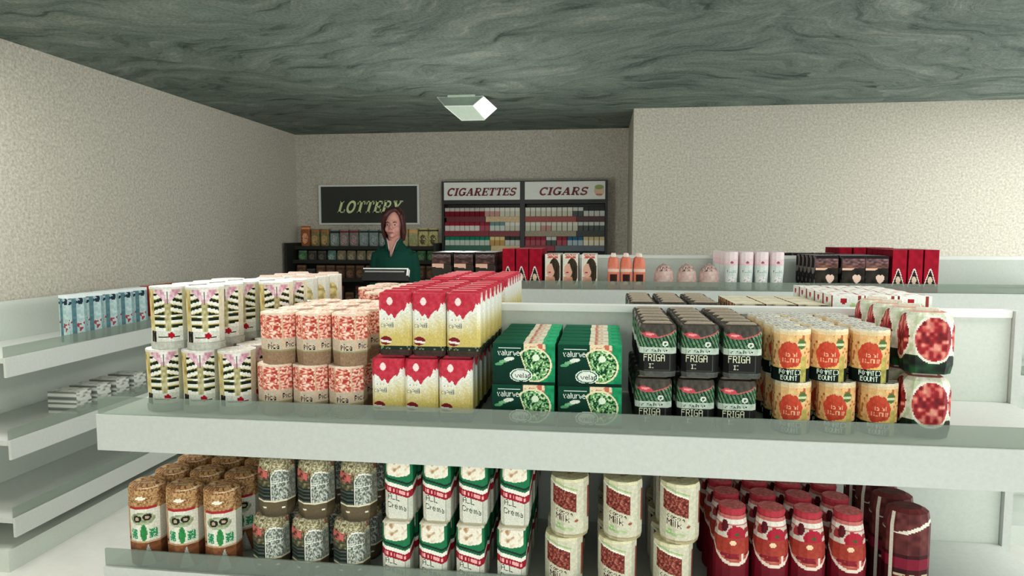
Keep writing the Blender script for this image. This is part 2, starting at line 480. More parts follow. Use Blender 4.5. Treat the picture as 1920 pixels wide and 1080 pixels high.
# 1 tub with ribs
def art_ribs(u, z):
    h = .153; v = z / h; a = abs(u)
    base = mix((232, 230, 214), (205, 190, 130), vn(u * 300, z * 120, 1) * .6)
    if v < .30:
        if -.052 < u < -.033: return (28, 26, 22) if vn(u * 300, z * 200, 2) < .75 else (120, 100, 80)
        if ell(u, z, .006, .034, .008, .007) < 1: return (170, 18, 34)
        if abs(z - .031) < .0014 and a < .027: return (60, 50, 48)
        return jit((220, 222, 210), .94 + .1 * hsh(u * 700, z * 700))
    if a > .034 and u < 0 and u > -.062:
        return mix((226, 214, 160), (160, 130, 60), vn(u * 110, z * 60, 5) ** 2)
    if a > .062: return (226, 224, 206)
    if v > .97: return (238, 236, 224)
    t = (v - .72) / .25
    if t > 0 and a < .031:
        if a < .0012 and v < .93: return (110, 110, 96)
        if a < t * .036 and a > t * .012 - .002: return mix((196, 128, 150), (240, 220, 224), vn(u * 220, z * 160, 7))
        if a <= t * .012: return (236, 232, 226)
    if a < .0065: return mix((214, 208, 170), (150, 140, 90), vn(u * 200, z * 150, 4))
    ph = (z + a * .28 * (1 if v > .55 else -.2)) / .0175
    k = ph - math.floor(ph)
    if a < .034 and v < .9:
        if k < .42: return (26, 40, 28) if a > .009 else (120, 110, 60)
        if k < .52: return (196, 178, 96)
        return (240, 240, 228)
    return base
oct_ = ngon(8, .0845, .0845)
kind('rib', 'printed_tub', 'tub', [
    ('tub_body', wrap('rib_tub', ngon(12, .086, .086), [(.018, .97), (.05, .96), (.147, 1)], .0026, art_ribs)),
    ('base_rim', wrap('rib_rim', ngon(12, .086, .086), [(0, 1), (.0178, 1.02)], .006, lambda u, z: jit((186, 188, 176), .95 + .1 * hsh(u * 500, z * 500)), PAPER, lambda x, y: (186, 188, 176), lambda x, y: (120, 120, 110))),
    ('lid', cap_disc('rib_lid', .0875, .0875, .1472, .153, (238, 236, 226)))])
# 2 pink tub
def art_pink(u, z):
    v = z / .124
    if v > .95: return (236, 214, 190)
    seam = abs(abs(u) - .021) < .0022 or abs(abs(u) - .064) < .0022
    if v < .26: return jit((150, 122, 96), .88 + .2 * vn(u * 400, z * 400, 2))
    if v < .29: return (150, 150, 110)
    if seam: return (214, 186, 152)
    if v < .50:
        b = (204, 186, 164)
        if ink('pica', u, z, -.0165, .038, .0018, .0021): return (34, 24, 22)
        if ink('pica', u, z, .0285, .040, .0018, .0021): return (40, 30, 26)
        if ink('ni', u, z, -.020, .0545, .0008): return (90, 60, 50)
        return jit(b, .95 + .1 * hsh(u * 500, z * 500))
    n = vn(u * 260 + vn(u * 90, z * 90, 9) * 3, z * 330, 5)
    c = mix((232, 150, 128), (176, 62, 52), (n - .52) * 4) if n > .5 else mix((232, 150, 128), (252, 226, 208), (.46 - n) * 5)
    return c
def top_pink(x, y):
    n = vn(x * 240, y * 110, 6)
    return mix((240, 218, 196), (214, 120, 100), (n - .6) * 3.2) if n > .6 else mix((240, 218, 196), (250, 236, 220), n)
kind('pink', 'speckled_tub', 'tub', [
    ('tub_body', wrap('pink_tub', oct_, [(0, .93), (.03, .98), (.12, 1)], .0018, art_pink, PAPER, None, lambda x, y: (120, 96, 76))),
    ('lid', wrap('pink_lid', oct_, [(.1202, 1.0), (.124, .99)], .003, lambda u, z: (238, 216, 194), PAPER, top_pink))])
# 3 red, white and yellow coffee style pack
def art_red(u, z, face=.04):
    h = .148; v = z / h
    if v < .085: return jit((60, 42, 34), .8 + .4 * vn(u * 300, z * 300, 2))
    if v < .15: return (24, 40, 28) if hsh(u * 260, z * 400) < .8 else (120, 130, 100)
    p = (u + .04) % .135 - .04 if u > .05 or u < -.05 else u
    edge = .60 + .13 * abs(p + .004) / .035 + .10 * (vn(u * 130, 3, 8) - .35) + (.12 if p > .018 else 0) * vn(u * 240, 1, 4)
    if v > edge:
        if ell(u, z, -.012, .127, .007, .009) < 1: return (252, 226, 220)
        return mix((186, 34, 54), (206, 64, 82), vn(u * 160, z * 160, 3))
    if ell(u, z, -.022, .035, .0145, .010) < 1:
        return (238, 230, 224) if abs(z - .033 - (u + .022) * -.12) < .0026 else (118, 16, 26)
    if ink('capelli', u, z, -.034, .066, .00125, .0016): return (120, 126, 118)
    if ink('man ni ci', u, z, -.034, .083, .0008): return (170, 170, 160)
    t = (v - .25) / .35
    c = mix((206, 186, 106), (236, 236, 226), t + .35 * (vn(u * 120, z * 70, 6) - .5) - (.2 if u > 0 else 0))
    return jit(c, .95 + .1 * hsh(u * 600, z * 600))
rp_ = rrect(.078, .055, .007)
kind('red', 'coffee_pack', 'coffee pack', [
    ('pack_body', wrap('red_pack', rp_, [(0, .94), (.01, 1), (.13, 1), (.146, .97)], .0016, art_red, FOIL, lambda x, y: mix((196, 40, 60), (226, 120, 130), vn(x * 300, y * 120, 5)), lambda x, y: (60, 42, 34))),
    ('fold_seal', wrap('red_fold', rrect(.070, .012, .002), [(.1462, 1), (.152, .8)], .006, lambda u, z: (206, 60, 78), FOIL, lambda x, y: (240, 200, 196)))])
# 4 green carton
def art_green(u, z):
    w, h = .142, .094
    x = u + w / 2
    d1 = (.006, 44, 34)
    base = (10, 70, 50)
    if z < .006: return (8, 40, 30)
    e = ell(u, z, -.006, .021, .026, .0155) if True else 9
    if e < 1.0:
        if e > .80: return (232, 240, 230)
        if e > .60: return (14, 84, 58)
        if ink('velan', u, z, -.0205, .0155, .00165, .0015): return (30, 36, 30)
        return (226, 234, 222)
    # wedge of salad with a cream rim
    ang = math.atan2(z - .045, u - .012); rr = math.hypot((u - .022) / .042, (z - .045) / .040)
    left = -.002 - (z - .05) * .36
    if u > left and rr < 1.0:
        if rr > .90 or u < left + .0028: return (232, 226, 186)
        n = vn(u * 330, z * 330, 3)
        if ell(u, z, .028, .062, .008, .008) < 1: return (226, 240, 214)
        return (222, 236, 196) if n > .72 else (mix((70, 140, 80), (150, 196, 130), n) if n > .38 else (16, 60, 40))
    if u > .0 and z > .078 and u < .05 and rr < 1.35: return (232, 216, 180) if vn(u * 200, z * 200, 5) < .6 else (206, 110, 90)
    if u > .03 and rr >= 1.0: return mix((14, 120, 78), (40, 160, 104), vn(u * 120, z * 120, 2))
    if abs(z - .083) < .0012 and -.058 < u < -.006: return (226, 236, 226)
    if ink('valurve', u, z, -.060, .066, .00158, .0019): return (232, 238, 228)
    for k, (cx, cz, rx, rz) in enumerate([(-.033, .058, .011, .005), (-.046, .052, .010, .0038), (-.056, .046, .010, .0032)]):
        if ell(u + (z - cz) * -.8, z, cx, cz, rx, rz) < 1: return [(226, 232, 218), (120, 180, 130), (90, 160, 110)][k]
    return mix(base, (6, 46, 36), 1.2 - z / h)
def top_green(u, t):
    if u < -.002: return mix((10, 84, 58), (60, 140, 108), .5 if .030 < t < .038 else vn(u * 60, t * 200, 3) * .5)
    if u < .042:
        n = vn(u * 150, t * 90, 8)
        return mix((240, 232, 206), (196, 100, 80), 1.6 * (n - .35) if .010 < u < .034 else 0)
    return mix((30, 160, 104), (70, 196, 140), vn(u * 150, t * 150, 4))
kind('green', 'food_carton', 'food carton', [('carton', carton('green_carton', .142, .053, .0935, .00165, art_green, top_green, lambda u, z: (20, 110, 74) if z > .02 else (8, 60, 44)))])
# 5 black pack
def art_black(u, z):
    h = .118; v = z / h
    if v < .10: return jit((80, 84, 78), .8 + .3 * vn(u * 200, z * 300, 2))
    if v < .44:
        if ink('FRIGA', u, z, -.032, .034, .0017, .0022): return (224, 228, 196)
        if ink('II', u, z, -.020, .0185, .0016): return (200, 204, 180)
        if abs(u - .025) < .0008 and .014 < z < .05: return (70, 74, 68)
        if abs(z - .014) < .0008 and -.03 < u < .025: return (60, 62, 58)
        return (16, 16, 15)
    if v < .555:
        k = v - .02 * math.sin(u * 70)
        if ink('ci na pi na', u, z, -.026, .0545, .0011): return (40, 52, 44)
        return mix((206, 216, 202), (160, 180, 164), vn(u * 200, z * 200, 4))
    edge = .80 - .07 * (1 - (u / .04) ** 2) + .06 * max(0, u / .04)
    if abs(u) < .041:
        if ell(u + (z - .092) * .8, z, -.018, .0925, .0155, .0065) < 1: return (196, 74, 84) if ell(u, z, -.018, .094, .009, .0025) > 1 else (236, 150, 150)
        if v > edge + .025: return mix((86, 80, 70), (52, 50, 44), vn(u * 260, z * 120, 6))
        if v > edge: return (190, 96, 96)
        if ell(u, z, .015, .0735, .0065, .006) < 1: return (220, 228, 214) if ell(u, z, .015, .0735, .003, .0028) > 1 else (60, 90, 64)
    ph = ((u + z * .5) / .0085) % 1.0
    c = (24, 36, 28) if ph < .42 else (mix((46, 96, 62), (130, 170, 130), vn(u * 200, z * 200, 7)))
    if v > .86: c = (58, 54, 46)
    return c
kind('black', 'snack_pack', 'snack pack', [
    ('pack_body', wrap('black_pack', rrect(.080, .058, .010), [(0, .95), (.012, 1), (.108, 1), (.115, .93)], .0017, art_black, FOIL, lambda x, y: mix((92, 82, 70), (36, 32, 28), vn(x * 90, y * 420, 5)), lambda x, y: (50, 50, 46))),
    ('top_fold', wrap('black_fold', rrect(.066, .012, .003), [(.1152, 1), (.120, .8)], .006, lambda u, z: (176, 162, 142), FOIL, lambda x, y: (196, 186, 166)))])
# 6 orange can
def art_orange(u, z):
    h = .108; v = z / h
    if v > .955: return (232, 206, 160)
    strip = .0205 < u < .036
    if v < .27:
        if strip: return mix((186, 176, 96), (140, 140, 70), vn(u * 200, z * 120, 3))
        if ink('ROMATED', u, z, -.0265, .0165, .00112, .0015): return (206, 222, 204)
        if ink('BOUNT', u, z, -.0235, .0035, .00125, .0016): return (206, 222, 204)
        return (14, 26, 20)
    if strip and v < .52: return mix((206, 190, 110), (176, 160, 84), vn(u * 200, z * 100, 3))
    if v < .30 + .03 * math.sin(u * 90): return (226, 190, 110)
    if ell(u, z, .021, .083, .010, .0105) < 1:
        return (206, 214, 170) if abs(z - .082) < .0022 else (84, 112, 62)
    if ell(u, z, -.004, .057, .0275, .033) < 1 - .25 * (vn(u * 150, z * 150, 2)):
        if ink('la mi', u, z, -.012, .056, .0013) or ink('ROMAN', u, z, -.019, .044, .0013): return (244, 190, 150)
        return mix((214, 92, 62), (190, 60, 46), vn(u * 200, z * 200, 5))
    c = mix((226, 170, 108), (238, 206, 150), vn(u * 130, z * 130, 6))
    if vn(u * 170 + 9, z * 140, 8) > .72: c = (176, 104, 62)
    return c
def top_swirl(x, y):
    a = (x * .35 + y) / .020 + .8 * math.sin(x * 70)
    k = a - math.floor(a)
    return (236, 236, 226) if k < .62 else ((46, 50, 44) if k < .84 else (150, 152, 140))
kind('orange', 'soup_can', 'can', [
    ('can_body', wrap('orange_can', ngon(14, .080, .080), [(0, .98), (.108, 1)], .0018, art_orange, PAPER, None, lambda x, y: (60, 60, 54))),
    ('lid', wrap('orange_lid', ngon(14, .080, .080), [(.1082, 1.0), (.1145, .97)], .0025, lambda u, z: (228, 216, 186), PAPER, top_swirl))])
# 7 red fruit pack with a green and white edge
def art_straw(u, z):
    h = .13; v = z / h
    d = ell(u - .006, z, 0, .074, .037, .046)
    if abs(u) > .044: u = u - .080 if u > 0 else u + .080; d = ell(u, z, 0, .078, .036, .047)
    if d < 1:
        n = vn(u * 130 + 7, z * 130, 3)
        return mix((186, 58, 58), (236, 160, 140), (n - .5) * 2.6) if n > .5 else mix((176, 40, 48), (90, 20, 26), (.5 - n) * 2)
    if d < 1.28: return (238, 234, 220)
    if v < .30: return mix((40, 96, 54), (24, 30, 26), vn(u * 60, z * 90, 6) * 1.3)
    return mix((232, 232, 216), (170, 190, 140), vn(u * 100, z * 100, 4) - .2)
kind('straw', 'fruit_pack', 'fruit pack', [
    ('pack_body', wrap('straw_pack', rrect(.094, .084, .018), [(0, .92), (.02, 1), (.1, 1), (.122, .9), (.13, .72)], .0024, art_straw, FOIL, lambda x, y: mix((206, 90, 80), (236, 220, 200), vn(x * 90, y * 90, 2)), lambda x, y: (120, 40, 40))),
    ('top_seal', wrap('straw_seal', rrect(.05, .010, .002), [(.1302, 1), (.138, .85)], .004, lambda u, z: (228, 232, 214), FOIL, lambda x, y: (236, 240, 226)))])
# 8 olive bread bag
def art_bread(u, z):
    h = .200; v = z / h
    if v < .29:
        if abs(u - .012) < .019 * (1 - v / .28): return jit((170, 176, 166), .9 + .2 * hsh(u * 600, z * 600))
        return mix((146, 92, 56), (106, 62, 38), vn(u * 130, z * 170, 2))
    if v < .315: return mix((206, 186, 150), (170, 120, 80), vn(u * 100, 1, 3))
    if v < .72:
        if .35 < v < .465:
            if -.032 < u < -.012: return (30, 140, 86) if vn(u * 500, z * 400, 4) > .35 else (180, 214, 190)
            if .017 < u < .036: return (40, 140, 84) if vn(u * 400, z * 400, 5) > .3 else (200, 220, 200)
        if ell(u, z, .003, .083, .0080, .021) < 1: return mix((60, 150, 72), (30, 116, 62), vn(u * 300, z * 200, 6))
        if -.047 < u < -.036 and .33 < v < .36: return (40, 60, 46)
        for cx, cz in ((-.012, .119), (.012, .123)):
            d = ell(u, z, cx, cz, .0110, .0085)
            if d < 1: return (30, 26, 20) if d > .22 else (180, 160, 130)
        if ell(u, z, .0, .119, .031, .016) < 1: return mix((110, 124, 80), (200, 206, 180), vn(u * 150, z * 150, 8))
        if u < -.036: return mix((150, 96, 60), (206, 190, 160), vn(u * 120, z * 60, 9))
        return jit((222, 222, 206), .95 + .09 * hsh(u * 500, z * 500))
    if v < .745 and abs(u) < .036: return (170, 40, 44)
    if ell(u + (z - .17) * .5, z, -.002, .170, .012, .004) < 1: return (246, 240, 224)  # white highlight painted into the bag's colour
    n = vn(u * 420, z * 420, 3)
    return mix((190, 150, 100), (120, 76, 46), (n - .4) * 2) if n > .4 else mix((190, 150, 100), (226, 196, 150), (.4 - n) * 2)
def top_bread(x, y):
    n = vn(x * 330, y * 330, 4); r = vn(x * 40, y * 160, 5)
    c = mix((196, 156, 104), (116, 66, 38), (n - .35) * 2)
    return mix(c, (240, 220, 190), .7 if r > .72 else 0)
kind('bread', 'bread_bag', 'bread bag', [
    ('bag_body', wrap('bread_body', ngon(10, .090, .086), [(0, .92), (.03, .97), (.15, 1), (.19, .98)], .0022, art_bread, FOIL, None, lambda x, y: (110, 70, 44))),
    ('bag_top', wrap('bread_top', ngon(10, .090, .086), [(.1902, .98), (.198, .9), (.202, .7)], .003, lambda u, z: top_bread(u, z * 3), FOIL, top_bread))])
# 9 grain jar
def art_jar(u, z):
    h = .147; v = z / h
    if v < .27:
        if ell(u, z, -.014, .026, .006, .0028) < 1 or ell(u, z, .034, .024, .005, .003) < 1: return (226, 222, 200)  # pale ovals are glass highlights painted into the colour
        return mix((104, 92, 68), (70, 60, 44), vn(u * 60, z * 90, 2) + .3 * (v < .06))
    if v < .30: return (222, 214, 184)
    cut = .003
    if -.060 < u < cut:
        t = .80 + .05 * (1 - abs(u + .03) / .03)
        if v < t:
            if abs(u - cut) < .0012: return (30, 30, 26)
            if v > .68 and -.045 < u < -.002:
                return (190, 100, 90) if vn(u * 160, z * 220, 3) > .42 else (90, 50, 44)
            if v > .54: return mix((150, 140, 100), (60, 60, 44), vn(u * 190, z * 220, 4) * 1.2)
            k = (z / .0095) % 1
            return (22, 28, 24) if k < .62 else (70, 84, 76)
    elif cut <= u < .05:
        t = .70 + .12 * min(1, (u - cut) / .012) - .05 * max(0, (u - .03) / .02)
        if v < t:
            if v > t - .022 or abs(u - cut) < .0022 or (abs(v - .60) < .008): return (232, 234, 222)
            n = vn(u * 480, z * 300, 6)
            return mix((150, 156, 146), (70, 78, 70), (n - .45) * 2.4) if n > .4 else (196, 202, 190)
    else:
        if v < .78: return mix((176, 180, 166), (90, 96, 84), vn(u * 300, z * 300, 7))
    n = vn(u * 420, z * 420, 8)
    if vn(u * 60, z * 60, 4) > .86: return (150, 80, 70)
    return mix((176, 168, 132), (110, 102, 74), (n - .4) * 2.2) if n > .4 else (206, 200, 166)
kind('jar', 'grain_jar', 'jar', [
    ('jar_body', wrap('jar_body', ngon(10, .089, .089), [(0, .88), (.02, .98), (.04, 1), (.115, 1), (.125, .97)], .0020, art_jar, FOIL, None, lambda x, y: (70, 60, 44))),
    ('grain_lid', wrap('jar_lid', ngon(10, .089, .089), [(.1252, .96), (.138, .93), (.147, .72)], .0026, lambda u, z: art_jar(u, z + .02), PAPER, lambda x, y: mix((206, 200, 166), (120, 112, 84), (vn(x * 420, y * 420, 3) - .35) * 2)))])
# 10 cream pack with red and green ribbons
def art_cream(u, z):
    h = .165; v = z / h
    w = v + .10 * (u + .03) / .06 if u < .024 else v + .10 * (.054 - (u - .024)) / .06 - .0
    if v < .035: return (170, 166, 140)
    if w < .455:
        if u < .027:
            if ink('ALL', u, z, -.0235, .052 - u * .25, .00165, .0020): return (20, 60, 46)
            if ink('Crema', u, z, -.0245, .030 - u * .25, .00175, .0021): return (20, 64, 50)
        if abs(u - .0245) < .0011: return (140, 142, 130)
        return jit((214, 214, 200) if u < .0245 else (196, 198, 184), .95 + .1 * hsh(u * 600, z * 600))
    if w < .565:
        if .485 < w < .54 and hsh(math.floor(u * 380), 3, 5) > .55 and abs(u) < .026: return (236, 170, 170)
        return (150, 20, 38)
    if w < .625: return (236, 236, 224)
    if w < .66: return (20, 100, 62)
    arch = .735 - .045 * (1 - (u / .03) ** 2) if abs(u) < .03 else .86
    if v < arch: return (18, 40, 36) if w < .69 else (26, 116, 72)
    if abs(u) >= .03: return mix((40, 140, 92), (26, 96, 62), vn(u * 120, z * 90, 2)) if v < .95 else (226, 218, 194)
    n = vn(u * 110 + z * 60, z * 110 - u * 90, 6)
    return mix((236, 226, 204), (170, 130, 92), (n - .55) * 2.6) if n > .55 else (238, 232, 214)
kind('cream', 'dessert_pack', 'dessert pack', [
    ('pack_body', wrap('cream_body', rrect(.066, .062, .010), [(0, .9), (.012, .98), (.12, 1), (.158, .98)], .0017, art_cream, FOIL, None, lambda x, y: (150, 148, 130))),
    ('crimped_top', wrap('cream_top', rrect(.066, .062, .010), [(.1582, .98), (.162, .9), (.165, .72)], .003, lambda u, z: (232, 224, 202), FOIL, lambda x, y: mix((238, 230, 210), (180, 146, 110), (vn(x * 140, y * 140, 3) - .5) * 2)))])
# 11 cream coloured cocoa tub
def art_cocoa(u, z):
    h = .134; v = z / h
    if v < .07: return mix((150, 134, 96), (206, 202, 170), (vn(u * 60, z * 300, 2)))
    w = v + .9 * (u + .01) * 1.1 / .134 * .3
    if -.045 < u < .0165:
        if .50 < w < .82:
            n = vn(u * 380, z * 380, 3)
            return mix((132, 62, 52), (80, 30, 26), (n - .4) * 2) if n > .4 else mix((132, 62, 52), (214, 150, 130), (.4 - n) * 2)
    if .82 <= w < .85 and u < .0165: return (238, 238, 222)
    if .875 < w < .895 and u < .02: return (150, 190, 110)
    if u < .012:
        if ink('cocoa', u, z, -.033, .0535 - u * .18, .0017, .0013): return (70, 40, 34)
        if ink('Milk', u, z, -.0335, .036 - u * .18, .0025, .0022): return (64, 32, 28)
    if ell(u, z, .017, .040, .005, .0035) < 1: return (150, 80, 56)
    if ell(u, z, -.026, .026, .008, .009) < 1 and vn(u * 260, z * 260, 4) > .45: return (150, 186, 120)
    if ell(u, z, -.008, .021, .018, .004) < 1 and vn(u * 260, z * 260, 5) > .4: return (170, 196, 140)
    if u > .05 and .3 < v < .85: return (140, 70, 56)
    n = vn(u * 180, z * 180, 7)
    return mix((214, 212, 192), (196, 194, 168), n)
def top_cocoa(x, y):
    n = vn(x * 260, y * 260, 3)
    if abs(y - x * .5 - .004) < .003 and x > -.005: return (150, 104, 66)
    return mix((232, 228, 192), (196, 186, 140), n)
kind('cocoa', 'drink_tub', 'tub', [
    ('tub_body', wrap('cocoa_body', ngon(12, .086, .086), [(0, .93), (.012, .99), (.127, 1)], .0018, art_cocoa, PAPER, None, lambda x, y: (150, 140, 110))),
    ('lid', wrap('cocoa_lid', ngon(12, .086, .086), [(.1272, 1.0), (.134, .95)], .003, lambda u, z: (226, 222, 184), PAPER, top_cocoa))])
# 12 ketchup style bottle
def art_bottle(u, z):
    if z < .088: return mix((96, 8, 26), (120, 14, 34), vn(u * 40, z * 30, 2))
    edge = .098 + .010 * (abs(u) / .03) ** 2
    if z < edge + .004 and z > edge - .004: return (226, 210, 196)
    if z < edge: return (108, 10, 28)
    if z < .122:
        n = vn(u * 110, z * 240, 4)
        if .016 < u < .021: return (226, 214, 206)
        return mix((160, 60, 50), (196, 120, 100), n) if vn(u * 70, z * 170, 3) > .45 else (130, 26, 40)
    if z < .156:
        if ell(u, z, -.004, .145, .0075, .0045) < 1: return (236, 206, 170)
        return mix((170, 66, 50), (150, 48, 40), vn(u * 200, z * 200, 5))
    if ell(u, z, .006, .163, .024, .017) < 1:
        if ell(u, z, .006, .163, .0065, .0035) < 1: return (70, 84, 40)
        return (170, 26, 50)
    if ell(u, z, -.026, .180, .009, .013) < 1: return (84, 10, 24)
    if z > .182: return (226, 220, 208) if .186 < z < .196 else (196, 110, 104)
    return (206, 196, 184) if vn(u * 100, z * 100, 6) > .45 else (150, 50, 50)
kind('ketchup', 'sauce_bottle', 'sauce bottle', [
    ('bottle_body', wrap('ketchup_body', ngon(14, .078, .078), [(0, .95), (.008, 1), (.10, 1), (.14, .96), (.165, .90), (.19, .80), (.203, .74)], .0024, art_bottle, FOIL, None, lambda x, y: (80, 8, 20))),
    ('cap', wrap('ketchup_cap', ngon(14, .058, .058), [(.2032, .96), (.213, 1.02), (.218, .96)], .0025, lambda u, z: (176, 56, 68), PAPER, lambda x, y: mix((222, 140, 134), (180, 84, 82), vn(x * 260, y * 260, 3))))])
# 13 dark red pouch
def art_dark(u, z):
    v = z / .235
    if abs(u + .043) < .004 or (v > .78 and abs(v - .83 - .06 * math.sin(u * 30)) < .018): return (226, 222, 206)
    n = vn(u * 90, z * 90, 3)
    if .12 < v < .42 and abs(u) < .036: return (90, 24, 26) if n < .5 else (190, 180, 150)
    if .46 < v < .56: return (120, 20, 44)
    return mix((70, 22, 24), (116, 60, 56), n) if v > .6 else mix((66, 8, 18), (40, 8, 12), n)
kind('dark', 'sauce_pouch', 'sauce pouch', [
    ('pouch_body', wrap('dark_body', ngon(12, .088, .076), [(0, .93), (.02, 1), (.2, 1), (.228, .9)], .0026, art_dark, FOIL, None, lambda x, y: (40, 8, 12))),
    ('pouch_top', wrap('dark_top', ngon(12, .088, .076), [(.2282, .9), (.235, .6)], .004, lambda u, z: (104, 44, 44), FOIL, lambda x, y: mix((110, 50, 50), (70, 24, 26), vn(x * 90, y * 200, 3))))])
# back of the front unit
def art_garlic(u, z):
    v = z / .15
    if v > .93: return (236, 236, 226)
    if ell(u, z, .012, .078, .020, .040) < 1:
        n = vn(u * 130, z * 110, 3); return mix((226, 210, 150), (160, 140, 80), (n - .4) * 2)
    if v > .78: return (186, 70, 66) if vn(u * 260, z * 260, 4) > .66 and u < 0 else (234, 232, 220)
    if .62 < v < .72 and u < -.008 and vn(u * 240, z * 200, 5) > .5: return (60, 110, 64)
    if v < .1: return (60, 56, 44)
    return (232, 232, 220)
kind('garlic', 'white_pouch', 'pouch', [
    ('pouch_body', wrap('garlic_body', rrect(.086, .066, .010), [(0, .95), (.012, 1), (.143, 1)], .0024, art_garlic, PAPER, lambda x, y: (238, 236, 226), lambda x, y: (120, 116, 100))),
    ('fold_seal', wrap('garlic_fold', rrect(.076, .010, .002), [(.1432, 1), (.151, .85)], .006, lambda u, z: (214, 190, 176), PAPER, lambda x, y: (240, 238, 230)))])
def top_beige(u, t):
    n = vn(u * 60, t * 220, 3); return mix((236, 230, 206), (190, 176, 138), (n - .4) * 1.6)
kind('beige', 'cracker_carton', 'carton', [('carton', carton('beige_carton', .079, .085, .120, .005, lambda u, z: mix((206, 196, 166), (90, 70, 50), (vn(u * 90, z * 90, 2) - .5) * 2), top_beige, lambda u, z: (52, 44, 34) if vn(u * 90, z * 60, 4) > .4 else (206, 140, 90)))])
def art_mint(u, z):
    v = z / .133
    if ell(u, z, -.012, .118, .008, .009) < 1: return (176, 34, 44)
    if abs(u - .03) < .004: return (150, 60, 50)
    if ell(u, z, .012, .1, .009, .012) < 1: return (196, 214, 150)
    n = vn(u * 90, z * 90, 3)
    if v < .8: return mix((238, 242, 234), (150, 206, 170), (.8 - v) * 2.2 + .4 * (n - .5))
    return (238, 240, 232)
kind('mint', 'white_carton', 'carton', [('carton', carton('mint_carton', .082, .072, .133, .004, art_mint, lambda u, t: (240, 240, 232) if vn(u * 80, t * 80, 2) < .74 else (196, 110, 100), art_mint))])

# products on the second unit
def art_hair(u, z):
    v = z / .185
    if v > .86: return mix((70, 60, 60), (140, 126, 126), vn(u * 120, z * 260, 2)) if v < .95 else (34, 30, 30)
    if v > .68: return mix((120, 84, 78), (40, 32, 32), vn(u * 60, z * 120, 3))
    if .56 < v + u * .5 < .68: return (226, 180, 160) if u < .012 else (60, 50, 44)
    if ell(u, z, .014, .026, .020, .022) < 1: return (222, 186, 166)
    return (52, 50, 44) if v < .56 else (36, 32, 30)
kind('hair', 'hair_dye_box', 'hair dye box', [('carton', carton('hair_carton', .100, .062, .185, .0035, art_hair, lambda u, t: (206, 204, 198) if .02 < t < .04 else (50, 46, 46), lambda u, z: (36, 34, 33) if vn(u * 60, z * 40, 3) < .6 else (120, 112, 108)))])
def art_scarlet(u, z):
    v = z / .205
    t = (.56 - v) * .062 + .004
    if .14 < v < .56 and abs(u + .004) < t:
        if abs(abs(u + .004) - t) < .0045: return (232, 226, 218)
        if ell(u, z, -.004, .058, .010, .020) < 1: return (224, 200, 172)
        return (40, 30, 30)
    return mix((176, 18, 44), (140, 10, 34), vn(u * 60, z * 40, 2))
kind('scarlet', 'hair_dye_box', 'hair dye box', [('carton', carton('scarlet_carton', .064, .058, .205, .0035, art_scarlet, lambda u, t: (206, 150, 150) if .015 < t < .03 else (150, 14, 40), lambda u, z: (130, 12, 36)))])
def art_woman(u, z):
    v = z / .178
    if v > .88: return (206, 96, 80) if abs(u) < .026 and vn(u * 260, z * 300, 2) > .4 else (236, 232, 222)
    if abs(u) > .035: return (234, 230, 220)
    if ell(u, z, -.011, .094, .021, .036) < 1 and u < .009 - (z - .09) * .35: return (226, 176, 154) if not (ell(u, z, -.016, .084, .007, .0035) < 1) else (150, 50, 52)
    if v < .36 and u < .016 - (z - .03) * .2 : return mix((216, 170, 142), (186, 130, 106), vn(u * 90, z * 90, 3))
    if ell(u, z, .008, .088, .030, .070) < 1: return mix((44, 36, 28), (84, 70, 52), vn(u * 160, z * 30, 4) * .8)
    if v < .12: return (206, 150, 120)
    return (228, 222, 206)
kind('woman', 'hair_dye_box', 'hair dye box', [('carton', carton('woman_carton', .078, .055, .178, .003, art_woman, lambda u, t: (236, 230, 220), lambda u, z: (226, 220, 206)))])
def art_orangeb(u, z):
    if .022 < z < .078 and abs(u) < .018:
        if z < .040 and ell(u, z, -.004, .030, .014, .011) < 1: return (238, 206, 176)
        return (52, 26, 22)
    if .088 < z < .104: return (240, 208, 190)
    return mix((222, 112, 88), (236, 150, 124), vn(u * 60, z * 40, 3))
kind('orangeb', 'lotion_bottle', 'lotion bottle', [
    ('bottle_body', wrap('lotion_body', ngon(12, .057, .036), [(0, .95), (.008, 1), (.125, 1), (.155, .84), (.164, .5)], .003, art_orangeb, FOIL, None, lambda x, y: (180, 80, 60))),
    ('cap', wrap('lotion_cap', ngon(10, .026, .024), [(.1642, 1), (.182, .8)], .004, lambda u, z: (238, 226, 214), PAPER, lambda x, y: (246, 236, 226)))])
def art_dome(u, z):
    n = vn(u * 90, z * 90, 3)
    if z > .092 and hsh(u * 300, z * 300, 4) > .72: return (110, 84, 78)
    if z < .016: return (150, 110, 96) if n < .6 else (206, 180, 120)
    return mix((196, 160, 152), (226, 204, 194), n)
kind('dome', 'bath_sponge', 'bath sponge', [
    ('sponge', wrap('dome_body', ngon(16, .098, .084), [(0, .92), (.02, .98), (.05, 1), (.08, .95), (.102, .80), (.118, .56), (.127, .25)], .004, art_dome, PAPER, None, lambda x, y: (120, 90, 84), True)),
    ('mesh_tuft', wrap('dome_tuft', ngon(16, .098, .084), [(.1272, .25), (.132, .12)], .004, lambda u, z: (110, 84, 78) if hsh(u * 900, z * 900) < .5 else (226, 206, 196), PAPER, lambda x, y: (150, 120, 110)))])
def art_pinkb(u, z):
    v = z / .155
    if z > .126:
        if ell(u, z, 0, .140, .007, .006) < 1: return (150, 90, 96)
        return mix((240, 220, 222), (232, 190, 198), vn(u * 70, z * 60, 2) + (.25 if z < .135 else -.1))
    if ink('MOISE', u, z, -.0245, .089, .0018, .0021): return (90, 136, 124)
    if v < .45 and abs(u) < .02: return (240, 240, 236) if vn(u * 180, z * 180, 3) < .7 else (206, 190, 192)
    if v < .04: return (206, 170, 176)
    return mix((222, 228, 222), (206, 214, 210), vn(u * 90, z * 90, 4))
